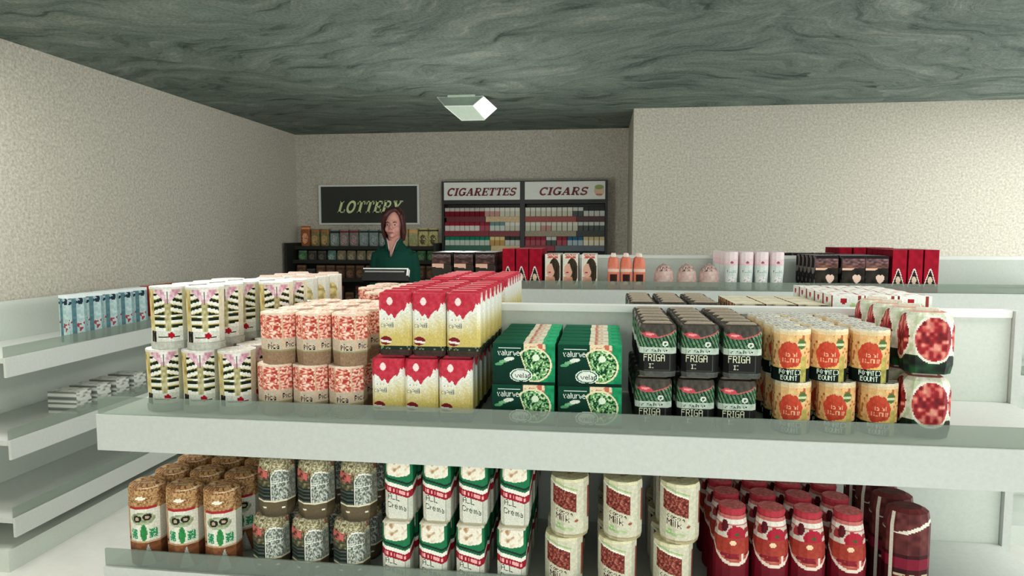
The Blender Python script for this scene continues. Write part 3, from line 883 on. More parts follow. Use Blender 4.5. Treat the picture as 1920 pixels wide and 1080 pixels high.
kind('pinkb', 'shampoo_bottle', 'shampoo bottle', [
    ('bottle_body', wrap('shampoo_body', ngon(10, .068, .046), [(0, .82), (.06, .9), (.10, .98), (.155, 1)], .0026, art_pinkb, FOIL, None, lambda x, y: (200, 200, 196))),
    ('cap', wrap('shampoo_cap', ngon(10, .068, .046), [(.1552, .98), (.185, .99), (.192, .9)], .005, lambda u, z: (240, 222, 224), PAPER, lambda x, y: (244, 230, 230)))])
def art_heart(u, z):
    v = z / .175
    if v > .80: return mix((60, 46, 48), (160, 120, 124), vn(u * 90, z * 220, 2)) if v < .93 else (36, 30, 32)
    if v > .66: return mix((150, 106, 96), (60, 40, 40), vn(u * 70, z * 120, 3))
    hx, hz = (u - .016) / .020, (z - .058) / .021
    q = hx * hx + (hz - .55 * math.sqrt(abs(hx))) ** 2
    if q < .9: return (240, 208, 190)
    if v > .60 and u < -.01 + (v - .60) * .3: return (232, 190, 166)
    return mix((56, 52, 44), (30, 28, 25), vn(u * 60, z * 60, 5))
kind('heart', 'hair_dye_box', 'hair dye box', [('carton', carton('heart_carton', .104, .062, .175, .0035, art_heart, lambda u, t: (206, 196, 196) if .02 < t < .045 else (44, 38, 40), lambda u, z: (36, 33, 33) if vn(u * 60, z * 40, 3) < .62 else (150, 140, 138)))])
# left wall
def art_teal(u, z):
    v = z / .235
    if v > .93: return (216, 226, 226)
    n = vn(u * 90, z * 90, 3)
    if -.028 < u < -.006: return mix((96, 130, 136), (70, 104, 112), n)
    if u > .034: return mix((110, 140, 142), (140, 170, 170), n)
    if v > .80 and n > .5: return (30, 44, 60)
    if .2 < v < .5 and n > .7: return (150, 60, 66)
    return mix((150, 178, 178), (190, 208, 206), n)
kind('teal', 'tall_carton', 'carton', [('carton', carton('teal_carton', .092, .070, .235, .004, art_teal, lambda u, t: (210, 222, 222), art_teal))])
kind('redbox', 'flat_carton', 'carton', [('carton', carton('red_flat_carton', .10, .07, .235, .006, lambda u, z: (150, 44, 44) if z > .06 else (206, 196, 176), lambda u, t: mix((140, 36, 36), (206, 170, 130), vn(u * 60, t * 60, 2))))])
kind('paper', 'paper_pack', 'paper pack', [('pack', carton('paper_pack_mesh', .10, .16, .055, .005, lambda u, z: mix((216, 220, 212), (110, 116, 108), (vn(u * 60, z * 200, 2) - .5) * 2.4), lambda u, t: mix((232, 234, 226), (150, 156, 148), (vn(u * 60, t * 90, 4) - .5) * 2)))])

for key, k in (('cream', .92), ('jar', .96)):
    for pn, me in KINDS[key][2]:
        for p in me.vertices: p.co.z *= k
# ------------------------------------------------------------------ stocking the front unit, upper shelf
F1 = 1.452
F0 = 1.485            # front faces stand just behind the guard
def ribshift(L, r, c): return (-.004 * L, .0)
grid('rib', 'white tub with black rib pattern', ' on front shelf', [-1.076, -.981, -.886], F0 + .045, .089, 4, 2, S1, .153,
     'ribbed pattern tubs', skip={(1, 0, 2), (1, 1, 2)}, shift=lambda L, r, c: (.013 * L, .006 * L), rz=.50)
grid('pink', 'pink-speckled tub marked pica', ' on front shelf', [-.781, -.691, -.601], F0 + .045, .0905, 4, 2, S1, .124, 'pink-speckled tubs', shift=lambda L, r, c: (.011 * L, 0), rz=.08, jx=.0006)
grid('red', 'red-topped yellow coffee pack', ' on front shelf', [-.490, -.409, -.328], F0 + .030, .0605, 6, 2, S1, .1525, 'red and yellow coffee packs',
     shift=lambda L, r, c: (.019 * L, .004 * L), jr=.012, rz=.05)
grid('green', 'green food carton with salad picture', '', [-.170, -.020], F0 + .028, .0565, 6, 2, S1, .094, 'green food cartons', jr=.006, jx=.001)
grid('black', 'black snack pack marked FRIGA', '', [.121, .212, .302], F0 + .030, .0605, 6, 2, S1, .1205, 'black snack packs', shift=lambda L, r, c: (.008 * L, 0), jr=.006)
grid('orange', 'orange soup can with striped lid', '', [.424, .520, .609], F0 + .045, .0832, 4, 2, S1, .1148, 'orange soup cans',
     shift=lambda L, r, c: (-.004 * L - .016 * L * (c > 0), .012 * (c > 0)), rz=-.20)
grid('straw', 'red fruit pack with green and white edge', '', [.702], F0 + .055, .088, 4, 2, S1, .1385, 'red fruit packs', rz=-.18)
# far side of the front unit
grid('garlic', 'white pouch with garlic picture', ' behind rib tubs', [-1.055, -.945], 2.04, .100, 3, 2, S1, .1515, 'white garlic pouches', jr=.012, rz=.34)
grid('pink', 'pink-speckled tub', " on front shelf's far side", [-.80, -.71, -.62], 2.09, .0905, 5, 2, S1, .124, 'pink-speckled tubs of far side', skip={(L, r, c) for L in (0, 1) for r in range(5) for c in (0,) if r < 2})
grid('red', 'red-topped coffee pack', " on front shelf's far side", [-.478, -.396, -.314], 2.02, .0605, 6, 2, S1, .1525, 'coffee packs of far side', jr=.012)
grid('black', 'black snack pack', " on front shelf's far side", [.125, .214, .304], 2.00, .0660, 5, 2, S1, .1205, 'black snack packs of far side', jr=.012)
grid('beige', 'beige flat-topped carton', ' behind orange cans', [.415, .500, .585], 1.975, .087, 3, 2, S1, .1195, 'beige cracker cartons', jr=.008, jx=.001)
grid('mint', 'pale green-white carton', " on front shelf's far side", [.678, .764, .850], 1.97, .077, 5, 2, S1, .133, 'white and green cartons', jr=.008, jx=.001)

# ------------------------------------------------------------------ front unit, lower shelf
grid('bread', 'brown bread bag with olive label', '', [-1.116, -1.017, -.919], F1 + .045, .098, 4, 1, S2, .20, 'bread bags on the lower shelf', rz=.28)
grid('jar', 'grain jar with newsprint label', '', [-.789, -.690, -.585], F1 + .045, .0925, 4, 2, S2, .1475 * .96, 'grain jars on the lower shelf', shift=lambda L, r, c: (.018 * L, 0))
grid('cream', 'cream dessert pack with red ribbon', '', [-.465, -.376, -.288, -.195], F1 + .032, .0665, 5, 2, S2, .1655 * .92, 'dessert packs on the lower shelf', jr=.01, shift=lambda L, r, c: (.008 * L, 0))
grid('cocoa', 'cream cocoa tub marked Milk', '', [-.075, .045, .170], F1 + .044, .0895, 4, 2, S2, .1345, 'cocoa tubs on the lower shelf',
     shift=lambda L, r, c: (.011 * L, 0))
grid('ketchup', 'red sauce bottle with tomato label', '', [.296, .378, .457, .540], F1 + .040, .0805, 4, 1, S2, .218, 'red sauce bottles on the lower shelf')
grid('dark', 'dark red sauce pouch with white trim', '', [.660], F1 + .040, .079, 4, 1, S2, .235, 'dark red sauce pouches')

# ------------------------------------------------------------------ second unit
G0 = 3.425
D2 = ' on second shelf'
grid('hair', 'black hair dye box', D2, [-.825, -.706, -.592], G0 + .033, .066, 5, 1, S3, .185, 'black hair dye boxes', jr=.01)
grid('scarlet', 'tall red hair dye box', D2, [-.468, -.398, -.328], G0 + .032, .062, 5, 1, S3, .205, 'red hair dye boxes', jr=.01)
grid('woman', 'white dark-haired portrait dye box', D2, [-.240, -.150, -.052], G0 + .030, .060, 4, 1, S3, .178, 'white hair dye boxes', jr=.01)
grid('orangeb', 'orange lotion bottle with brown panel', D2, [.070, .133, .198], G0 + .025, .050, 3, 1, S3, .166, 'orange lotion bottles')
grid('dome', 'pale pink domed bath sponge', D2, [.323, .436, .545], G0 + .050, .09, 1, 1, S3, .13, 'domed bath sponges')
grid('pinkb', 'pale pink shampoo bottle', D2, [.648, .722, .795, .870], G0 + .030, .056, 7, 1, S3, .192, 'pale pink shampoo bottles')
grid('heart', 'black dye box with pale heart', D2, [1.095, 1.218, 1.325], G0 + .033, .066, 5, 1, S3, .175, 'heart hair dye boxes', jr=.01)
grid('scarlet', 'tall red hair dye box', ' beside the heart boxes', [1.428, 1.500, 1.572], G0 + .032, .062, 5, 1, S3, .205, 'red hair dye boxes by the heart boxes', jr=.01)
grid('heart', 'black hair dye box', " on second shelf's far side", [1.00, 1.12, 1.24], 3.935, .066, 2, 1, S3, .175, 'hair dye boxes of far side', jr=.01)
grid('scarlet', 'tall red hair dye box', " on second shelf's far side", [1.345, 1.417, 1.489, 1.561], 3.935, .062, 4, 1, S3, .205, 'red hair dye boxes of far side', jr=.01)

# ------------------------------------------------------------------ left wall shelf
for i in range(5):
    place('teal', -2.62, 3.02 + .115 * i, .9656, f'grey-teal tall carton on left wall shelf, {ORD[i]} from the near end', 'teal cartons on the wall shelf', PI / 2 - .25)
for i in range(3):
    place('redbox', -2.62, 3.62 + .115 * i, .9656, f'red flat carton on left wall shelf, {ORD[i]} beyond the teal cartons', 'red cartons on the wall shelf', PI / 2 - .2)
for i in range(4):
    place('paper', -2.68, 3.04 + .14 * i, .6006, f'white paper pack on lower left wall shelf, {ORD[i]} from the near end', 'paper packs on the wall shelf', PI / 2)
for i in range(4):
    place('paper', -2.68, 3.04 + .14 * i, .6562, f'white paper pack lying on another, left wall shelf, {ORD[i]} along', 'paper packs on the wall shelf', PI / 2)

# ------------------------------------------------------------------ slab letters for the signs
def arc(cx, cy, rx, ry, a0, a1, n=14):
    return [(cx + rx * math.cos(math.radians(a0 + (a1 - a0) * i / n)), cy + ry * math.sin(math.radians(a0 + (a1 - a0) * i / n))) for i in range(n + 1)]
T_, S_ = .24, .11        # thick and thin strokes, letter height 1
LET = {
'L': (.74, [([(.2, 0), (.2, 1)], T_), ([(.02, .945), (.40, .945)], S_), ([(.02, .055), (.72, .055)], S_), ([(.67, .0), (.67, .30)], S_)]),
'O': (.92, [(arc(.46, .5, .34, .44, 0, 360, 28), .2)]),
'T': (.82, [([(.41, 0), (.41, 1)], T_), ([(.02, .945), (.80, .945)], S_), ([(.2, .055), (.62, .055)], S_), ([(.07, 1), (.07, .70)], S_), ([(.75, 1), (.75, .70)], S_)]),
'E': (.78, [([(.2, 0), (.2, 1)], T_), ([(.02, .945), (.74, .945)], S_), ([(.02, .055), (.76, .055)], S_), ([(.2, .5), (.56, .5)], S_), ([(.70, 1), (.70, .72)], S_), ([(.72, 0), (.72, .30)], S_), ([(.55, .36), (.55, .64)], S_)]),
'R': (.88, [([(.2, 0), (.2, 1)], T_), ([(.02, .055), (.40, .055)], S_), ([(.02, .945), (.45, .945)] + arc(.45, .715, .25, .23, 90, -90, 12) + [(.2, .485)], .14), ([(.44, .49), (.66, .06), (.86, .055)], .19)]),
'Y': (.92, [([(.46, 0), (.46, .45)], T_), ([(.14, .96), (.46, .42)], .22), ([(.78, .96), (.46, .42)], .13), ([(.0, .945), (.34, .945)], S_), ([(.60, .945), (.92, .945)], S_), ([(.26, .055), (.66, .055)], S_)]),
'C': (.84, [(arc(.46, .5, .36, .44, 48, 312, 22), .2), ([(.74, 1), (.74, .68)], S_)]),
'I': (.46, [([(.23, 0), (.23, 1)], T_), ([(.02, .945), (.44, .945)], S_), ([(.02, .055), (.44, .055)], S_)]),
'G': (.90, [(arc(.46, .5, .36, .44, 48, 330, 22), .2), ([(.74, 1), (.74, .70)], S_), ([(.74, .44), (.74, .06)], .2), ([(.52, .44), (.90, .44)], S_)]),
'A': (.94, [([(.14, .05), (.46, .97)], .12), ([(.46, .97), (.76, .05)], T_), ([(.0, .055), (.32, .055)], S_), ([(.54, .055), (.94, .055)], S_), ([(.24, .34), (.66, .34)], S_)]),
'S': (.76, [(arc(.38, .715, .25, .225, 30, 270, 16) + arc(.38, .265, .27, .225, 90, -150, 16), .18), ([(.64, 1), (.64, .72)], S_), ([(.10, 0), (.10, .28)], S_)]),
}
def lettering(name, text, x0, x1, z0, h, y, slant, m, parent, thick=.004, gap=.07):
    W = sum(LET[c][0] for c in text) + gap * (len(text) - 1)
    sx = (x1 - x0 - slant * h) / W; mb = MB(); x = 0
    def P(px, pz): return (x0 + px * sx + slant * pz * h, z0 + pz * h)
    for c in text:
        wd, strokes = LET[c]
        for pts, t in strokes:
            L, Rr = [], []
            for i, p in enumerate(pts):
                a, b = pts[max(0, i - 1)], pts[min(len(pts) - 1, i + 1)]
                if len(pts) > 3 and pts[0] == pts[-1] and i in (0, len(pts) - 1): a, b = pts[-2], pts[1]
                dx, dz = b[0] - a[0], b[1] - a[1]; l = math.hypot(dx, dz) or 1
                nx, nz = -dz / l * t / 2, dx / l * t / 2
                L.append(P(x + p[0] + nx, p[1] + nz)); Rr.append(P(x + p[0] - nx, p[1] - nz))
            for i in range(len(pts) - 1):
                q = [L[i], L[i + 1], Rr[i + 1], Rr[i]]; n = len(mb.v)
                mb.v += [(p[0], y, p[1]) for p in q] + [(p[0], y - thick, p[1]) for p in q]
                mb.f += [(n + 4, n + 5, n + 6, n + 7), (n, n + 3, n + 2, n + 1)] + [(n + k, n + (k + 1) % 4, n + 4 + (k + 1) % 4, n + 4 + k) for k in range(4)]
        x += wd + gap
    return mb.build(name, m, parent)
BLACK = mat('black_plastic', (24, 26, 24), .5, 0, .06, 60)
# lottery sign on the back wall
ls = empty('lottery_sign', (-2.285, 6.475, 1.797))
HW, HH = .517, .197
fr = MB(); fr.box(-HW, HW, -.035, -.001, HH - .016, HH).box(-HW, HW, -.035, -.001, -HH, -HH + .016).box(-HW, -HW + .02, -.035, -.001, -HH + .016, HH - .016).box(HW - .02, HW, -.035, -.001, -HH + .016, HH - .016)
fr.build('sign_frame', mat('white_sign_frame', (226, 230, 224), .5), ls)
MB().box(-HW + .02, HW - .02, -.024, -.001, -HH + .016, HH - .016).build('sign_panel', mat('charcoal_sign_panel', (50, 52, 46), .6, 0, .1, 80), ls)
lettering('lettering', 'LOTTERY', -.330, .355, -.080, .118, -.027, .32, mat('pale_green_letters', (226, 240, 178), .5), ls)
tag(ls, 'black LOTTERY sign with white frame on the back wall', 'sign')

# ------------------------------------------------------------------ cigarette display
cr = empty('cigarette_shelf_unit', (-.722, 6.475, 1.18)); B_ = 1.18
DK = mat('dark_display_metal', (34, 36, 34), .5, 0, .06, 60)
f = MB(); X0, X1 = -.785, .787; YF = -.18
f.box(X0, X1, -.02, -.001, 0, 2.005 - B_)
f.box(X0, X0 + .022, YF, -.0205, 0, 2.005 - B_).box(X1 - .022, X1, YF, -.0205, 0, 2.005 - B_).box(-.029, .013, YF, -.0205, 0, 2.005 - B_)
for a, b in ((X0 + .0225, -.0295), (.0135, X1 - .0225)):
    f.box(a, b, YF, -.0205, 1.995 - B_, 2.005 - B_).box(a, b, YF, -.0205, 0, .03).box(a, b, YF, -.0205, 1.79 - B_, 1.825 - B_)
f.build('display_frame', DK, cr)
SGN = mat('white_sign_board', (228, 230, 224), .5, 0, .03, 90)
RED = mat('dark_red_letters', (112, 22, 30), .5)
bays = [(X0 + .024, -.031), (.015, X1 - .024)]
for (a, b), txt, (l0, l1) in zip(bays, ('CIGARETTES', 'CIGARS'), ((-.735, -.055), (.145, .615))):
    p = MB().box(a, b, YF - .004, YF + .012, 1.828 - B_, 1.994 - B_).build('sign_board', SGN, cr)
    lettering('lettering', txt, l0, l1, 1.868 - B_, .072, YF - .0045, .3, RED, p)
em = MB()
em.rings([[(.708 + r * math.cos(t), y, 1.905 - B_ + r * 1.1 * math.sin(t)) for t in [2 * PI * k / 16 for k in range(16)]] for r, y in ((.046, YF - .0045), (.044, YF - .008))])
e_ = em.build('emblem', mat('emblem_cream', (222, 190, 160), .6), cr)
MB().rings([[(.708 + r * math.cos(t), y, 1.94 - B_ + r * .5 * math.sin(t)) for t in [2 * PI * k / 14 for k in range(14)]] for r, y in ((.042, YF - .0085), (.040, YF - .012))]).build('emblem_leaves', mat('emblem_green', (150, 164, 96), .6), e_)
MB().box(.68, .736, YF - .011, YF - .0085, 1.866 - B_, 1.876 - B_).build('emblem_line', mat('emblem_red', (176, 90, 84), .6), e_)
tiers = [1.672, 1.536, 1.398, 1.262]
STR = [[((104, 20, 34), -.74, -.36), ((206, 180, 140), -.36, -.03), ((150, 60, 54), .015, .5), ((70, 30, 34), .5, .763)],
       [((130, 26, 44), -.76, -.33), ((120, 40, 44), -.33, -.03), ((150, 140, 116), .015, .50), ((48, 52, 50), .5, .763)],
       [((52, 100, 84), -.76, -.31), ((206, 186, 140), -.31, -.03), ((140, 26, 46), .015, .30), ((90, 104, 110), .30, .763)],
       [((70, 70, 66), -.76, -.4), ((90, 40, 44), -.4, -.03), ((80, 84, 80), .015, .4), ((60, 60, 60), .4, .763)]]
for ti, z in enumerate(tiers):
    for a, b in bays:
        MB().box(a - .001, b + .001, -.17, -.0207, z - B_ - .012, z - B_).build('shelf', DK, cr)
    for c, a, b in STR[ti]:
        a = max(a, X0 + .0235)
        MB().box(a + .002, b - .002, -.182, -.1705, z - B_ - .052, z - B_ - .001).build('price_strip', mat('strip_%d_%d_%d' % c, c, .5, 0, .25, 60), cr)
tag(cr, 'black wall display of cigarettes and cigars under two white signs', 'display shelf')
def pack(colA, colB, key, w=.044, h=.082):
    KINDS[key] = ('cigarette_pack', 'cigarette pack', [('pack', carton(key, w, .024, h, .008, lambda u, z: colA if z > h * .55 else colB, lambda u, t: jit(colA, .9)))])
PK = {'rw': ((196, 190, 182), (120, 24, 38)), 'wr': ((222, 218, 208), (196, 150, 140)), 'w': ((226, 226, 212), (206, 206, 186)), 'd': ((60, 66, 64), (206, 206, 200)),
      'rr': ((150, 40, 54), (226, 222, 214)), 't': ((110, 150, 150), (206, 214, 206)), 'g': ((30, 130, 100), (200, 214, 200)), 'c': ((226, 206, 150), (200, 160, 96)),
      'r2': ((150, 50, 66), (176, 90, 100)), 'b': ((52, 104, 136), (176, 196, 206)), 'k': ((206, 212, 206), (90, 96, 92)), 'y': ((214, 196, 150), (236, 230, 210))}
NM = {'rw': 'white and red', 'wr': 'white and pink', 'w': 'white', 'd': 'black and white', 'rr': 'red and white', 't': 'blue-grey', 'g': 'green and white', 'c': 'yellow', 'r2': 'dull red', 'b': 'blue', 'k': 'white and grey', 'y': 'cream'}
for k, (a, b) in PK.items(): pack(a, b, 'cig_' + k)
ROWS = [[['rw'] * 8 + ['wr'] * 3 + ['w'] * 4, ['w'] * 9 + ['k'] * 2 + ['d'] * 4],
        [['rr'] * 7 + ['r2'] * 2 + ['t'] * 3 + ['w'] * 3, ['w'] * 3 + ['wr'] * 2 + ['w'] * 5 + ['k'] * 5],
        [['g'] * 9 + ['c'] * 3 + ['d'] * 3, ['r2'] * 4 + ['k'] * 2 + ['r2'] * 2 + ['b'] * 3 + ['y'] * 4]]
for ti, row in enumerate(ROWS):
    for bi, seq in enumerate(row):
        a, b = bays[bi]
        for i, k in enumerate(seq):
            x = -.722 + a + .0255 + i * ((b - a - .051) / (len(seq) - 1))
            place('cig_' + k, x, 6.475 - .150, tiers[ti] + .0006, f'{NM[k]} cigarette pack, {["top", "middle", "lowest"][ti]} row under {["CIGARETTES", "CIGARS"][bi]}, number {i + 1} from its left'.replace('number 1 from its left', 'leftmost').replace(f'number {i + 1} from its left', f'{(["", "second", "third", "fourth", "fifth", "sixth", "seventh", "eighth", "ninth", "tenth", "eleventh", "twelfth", "thirteenth", "fourteenth", "last"])[i]} from its left end'),
                  'cigarette packs on the display', 0, 1)

# ------------------------------------------------------------------ snack rack behind the counter
sr = empty('snack_rack', (-2.272, 6.475, 0))
RK = mat('black_wire_rack', (40, 40, 36), .5, .2, .1, 60)
MB().box(-.72, .72, -.02, -.002, .05, 1.40).build('back_panel', RK, sr)
for s in (-1, 1): MB().box(s * .735 - .012, s * .735 + .012, -.36, -.002, 0, 1.42).build('side_panel', RK, sr)
RZ = [1.37, 1.235, 1.06, .80, .45, .1]
for i, z in enumerate(RZ):
    d = [.20, .24, .28, .32, .34, .35][i]
    MB().box(-.72, .72, -d, -.0205, z - .015, z).build('shelf', RK, sr)
    MB().box(-.72, .72, -d - .006, -d - .001, z - .015, z + .02).build('shelf_rail', RK, sr)
tag(sr, 'black snack rack on the back wall below the LOTTERY sign', 'rack')
def bag(key, w, h, cA, cB, cC, tz=.86):
    P = rrect(w, .055, .014)
    cA, cB, cC = [tuple(min(240, c * 1.18 + 6) for c in q) for q in (cA, cB, cC)]
    def art(u, z):
        v = z / h
        if v > .93: return jit(cA, .9)
        if v > tz: return cC
        if ell(u, z, 0, h * .42, w * .32, h * .26) < 1 and vn(u * 160, z * 160, len(key)) > .3: return mix(cB, cC, vn(u * 190, z * 170, 3) * .8)
        return mix(cA, jit(cA, .7), vn(u * 120, z * 120, 4))
    cat = ('snack_bag', 'snack bag', [('bag', wrap(key, P, [(0, .7), (.02, .95), (h * .5, 1), (h - .02, .9), (h, .86)], .006, art, FOIL, lambda x, y: cA, lambda x, y: cA))])
    KINDS[key] = cat
bag('bag_orange', .098, .215, (150, 86, 56), (196, 150, 120), (206, 130, 80))
bag('bag_olive', .094, .185, (126, 118, 74), (176, 160, 110), (160, 90, 56))
bag('bag_pale', .096, .180, (130, 146, 138), (196, 206, 196), (36, 40, 40), .80)
bag('bag_grey', .098, .180, (136, 132, 126), (184, 178, 170), (110, 36, 48), .82)
bag('bag_blue', .096, .180, (140, 156, 152), (190, 206, 204), (40, 46, 52), .82)
bag('bag_cream', .096, .185, (176, 172, 130), (96, 130, 90), (214, 150, 90), .78)
bag('bag_yellow', .110, .205, (196, 186, 130), (80, 76, 50), (60, 60, 44), .84)
bag('bag_green', .094, .108, (64, 104, 70), (110, 140, 100), (90, 120, 80))
bag('bag_dark', .096, .105, (58, 56, 50), (90, 82, 70), (80, 76, 66))
bag('bag_teal', .090, .108, (92, 124, 116), (160, 176, 160), (60, 90, 84))
bag('bag_tan', .098, .108, (128, 118, 96), (170, 158, 128), (110, 96, 76))
bag('bag_brown', .100, .140, (84, 62, 46), (120, 90, 66), (100, 76, 56))
bag('bag_motley', .088, .20, (74, 60, 50), (150, 120, 90), (120, 50, 44))
SN = {'orange': 'orange-brown', 'olive': 'olive yellow', 'pale': 'pale green black-topped', 'grey': 'grey red-topped', 'blue': 'pale blue', 'cream': 'cream and green', 'yellow': 'yellow dark-striped', 'green': 'green', 'dark': 'dark brown', 'teal': 'teal', 'tan': 'tan', 'brown': 'brown', 'motley': 'dark patterned'}
rows = [(1.37, -.11, ['orange', 'olive', 'olive', 'pale', 'grey', 'grey', 'blue', 'blue', 'pale', 'cream', 'cream', 'cream', 'yellow', 'yellow']),
        (1.235, -.19, ['green', 'dark', 'dark', 'teal', 'tan', 'tan', 'tan', 'tan', 'teal', 'green', 'tan', 'cream2', 'green', 'green']),
        (1.06, -.23, ['brown', 'dark2', 'brown', 'motley2', 'brown', 'tan2', 'brown', 'motley2', 'brown', 'tan2', 'motley2', 'brown', 'tan2', 'brown']),
        (.80, -.26, ['motley', 'motley', 'brown', 'motley', 'motley', 'brown', 'motley', 'brown', 'motley', 'brown', 'motley', 'brown', 'motley', 'motley'])]
KINDS['bag_cream2'] = KINDS['bag_tan']; KINDS['bag_dark2'] = KINDS['bag_dark']; KINDS['bag_motley2'] = KINDS['bag_brown']; KINDS['bag_tan2'] = KINDS['bag_brown']
SN.update(cream2='tan', dark2='dark brown', motley2='brown', tan2='brown')
NTH = ['first', 'second', 'third', 'fourth', 'fifth', 'sixth', 'seventh', 'eighth', 'ninth', 'tenth', 'eleventh', 'twelfth', 'thirteenth', 'last']
for ri, (z, y, seq) in enumerate(rows):
    for i, k in enumerate(seq):
        place('bag_' + k, -2.272 - .655 + i * .1008, 6.475 + y + .04, z + .0008, f'{SN[k]} snack bag, {["top", "second", "third", "fourth"][ri]} row of the black rack, {NTH[i]} from its left end', 'snack bags on the black rack', random.uniform(-.03, .03),
              .93 if k in ('yellow',) else 1)

# ------------------------------------------------------------------ counter and till
ct = empty('checkout_counter', (-1.75, 4.72, 0))
MB().box(-.75, .72, -.26, .26, .0, .948).build('cabinet', mat('counter_laminate', (110, 104, 92), .5, 0, .08, 30), ct)
bevel(MB().box(-.78, .75, -.29, .29, .949, .988).build('worktop', mat('counter_top', (70, 70, 66), .35, 0, .1, 60), ct), .006)
tag(ct, 'checkout counter in front of the cashier, behind the stacked tubs', 'counter')
tl = empty('cash_register', (-1.545, 4.68, .9886))
bevel(MB().box(-.17, .17, -.16, .16, 0, .085).build('cash_drawer', BLACK, tl), .005)
MB().box(-.05, .05, -.02, .06, .0855, .17).build('stand', BLACK, tl)
# tilted screen, seen from behind and above: pale rim over a dark body
Mt = Matrix.Translation((0, 0, .168)) @ Matrix.Rotation(math.radians(-24), 4, 'X')
scr = MB(); n = 0
scr.rings([[tuple(Mt @ Vector(p)) for p in [(-.168, -.030, 0), (.185, -.030, 0), (.160, -.030, .088), (-.163, -.030, .088)]],
           [tuple(Mt @ Vector(p)) for p in [(-.168, .012, 0), (.185, .012, 0), (.160, .012, .088), (-.163, .012, .088)]]])
bevel(scr.build('screen_housing', BLACK, tl), .003)
rim = MB()
for a, b, c, d in ((-.166, .163, .0885, .097), (.163, .172, .04, .097)):
    rim.box(a, b, -.034, .014, c, d, Mt)
rim.build('pale_rim', mat('pale_grey_plastic', (226, 230, 226), .5), tl)['label'] = 'white rim along the top of the screen'
MB().box(-.150, .145, -.036, -.0305, .064, .074, Mt).build('grey_strip', mat('mid_grey_plastic', (150, 152, 146), .5), tl)
tag(tl, 'black cash register screen with white rim on the counter before the cashier', 'cash register')

# ------------------------------------------------------------------ the cashier
def blend(o, vox, it=6, fac=.5):
    r = o.modifiers.new('one_surface', 'REMESH'); r.mode = 'VOXEL'; r.voxel_size = vox; r.use_smooth_shade = True
    s = o.modifiers.new('soft', 'SMOOTH'); s.iterations = it; s.factor = fac
    return o
SKIN = mat('skin', (206, 150, 138), .55, 0, .05, 60, 0, .35)
pe = empty('person', (-1.668, 5.30, 0), .06)
b = MB()
b.ball((0, .004, 1.606), (.070, .092, .104), 20, 14).ball((0, -.022, 1.535), (.057, .066, .060), 18, 12).ball((0, -.075, 1.490), (.022, .018, .016))
b.ball((-.034, -.058, 1.545), (.026, .028, .030)).ball((.034, -.058, 1.545), (.026, .028, .030)).ball((0, -.080, 1.604), (.050, .014, .012))
b.tube([(0, -.086, 1.592), (0, -.101, 1.566), (0, -.110, 1.548)], [.008, .011, .0135]).ball((-.012, -.094, 1.546), .009).ball((.012, -.094, 1.546), .009)
b.ball((0, -.084, 1.519), (.024, .012, .014))
for s in (-1, 1): b.ball((s * .071, .008, 1.572), (.010, .020, .030))
b.tube([(0, .018, 1.36), (0, .012, 1.44), (0, .004, 1.53)], [.060, .052, .052], 14)
b.rings([[(rx * math.cos(t), .01 + ry * math.sin(t), z) for t in [2 * PI * k / 18 for k in range(18)]] for z, rx, ry in
         ((.84, .13, .10), (.95, .145, .105), (1.08, .13, .095), (1.22, .15, .105), (1.32, .155, .095), (1.38, .12, .075), (1.42, .065, .058))])
for s in (-1, 1):
    b.tube([(s * .125, .01, 1.345), (s * .155, .012, 1.24), (s * .162, .02, 1.10), (s * .160, -.005, .98), (s * .160, -.03, .86)], [.045, .043, .037, .034, .026], 12)
    b.tube([(s * .160, -.030, .87), (s * .158, -.040, .82), (s * .156, -.046, .775)], [(.022, .018), (.034, .016), (.036, .014)], 12)
    for k, (dy, L, z0) in enumerate(((-.030, .070, .775), (-.010, .080, .770), (.010, .074, .770), (.028, .058, .775))):
        y0 = -.046 + dy
        b.tube([(s * .156, y0, z0 + .02), (s * .155, y0 - .002, z0 - L * .45), (s * .146, y0 - .004, z0 - L * .8), (s * .136, y0 - .004, z0 - L)], [.0095, .0088, .008, .0065], 8)
    b.tube([(s * .150, -.062, .845), (s * .138, -.088, .808), (s * .130, -.096, .778)], [.0115, .010, .0075], 8)
    b.tube([(s * .078, .01, .90), (s * .085, .0, .70), (s * .085, .0, .50), (s * .085, .01, .30), (s * .085, .02, .09)], [.078, .068, .052, .048, .036], 12)
    b.tube([(s * .085, .04, .05), (s * .088, -.04, .045), (s * .092, -.13, .035)], [(.034, .034), (.036, .030), (.03, .02)], 10)
blend(b.build('body', SKIN, pe, smooth=True), .0058, 5, .5)
eye_w, eye_d = mat('eye_white', (206, 200, 196), .3), mat('dark_iris', (40, 28, 26), .3)
BRN = mat('dark_auburn_hair', (70, 34, 32), .5, 0, .35, 60, .2)
for s in (-1, 1):
    e = MB().ball((s * .030, -.079, 1.579), (.0125, .009, .0060)).build('eye', eye_w, pe, smooth=True)
    MB().ball((s * .030, -.0835, 1.579), (.0066, .0050, .0062)).build('iris', eye_d, e, smooth=True)
    MB().tube([(s * .014, -.094, 1.596), (s * .030, -.095, 1.602), (s * .046, -.086, 1.597)], [.003, .004, .002], 8).build('eyebrow', BRN, pe, smooth=True)
MB().rings([[(x, -.0965 - .003 * math.cos(x * 60), z) for x, z in [(w * math.cos(t), 1.516 + hh * math.sin(t)) for t in [2 * PI * k / 14 for k in range(14)]]] for w, hh in ((.022, .0065), (.0222, .0066))] +
           [[(w * math.cos(t), -.1005, 1.516 + hh * math.sin(t)) for t in [2 * PI * k / 14 for k in range(14)]] for w, hh in ((.017, .0045), (.006, .001))]).build('lips', mat('lips', (164, 92, 90), .45), pe, smooth=True)
h = MB()
h.ball((0, .036, 1.640), (.084, .096, .087), 20, 14).ball((0, .060, 1.545), (.080, .050, .120), 18, 12)
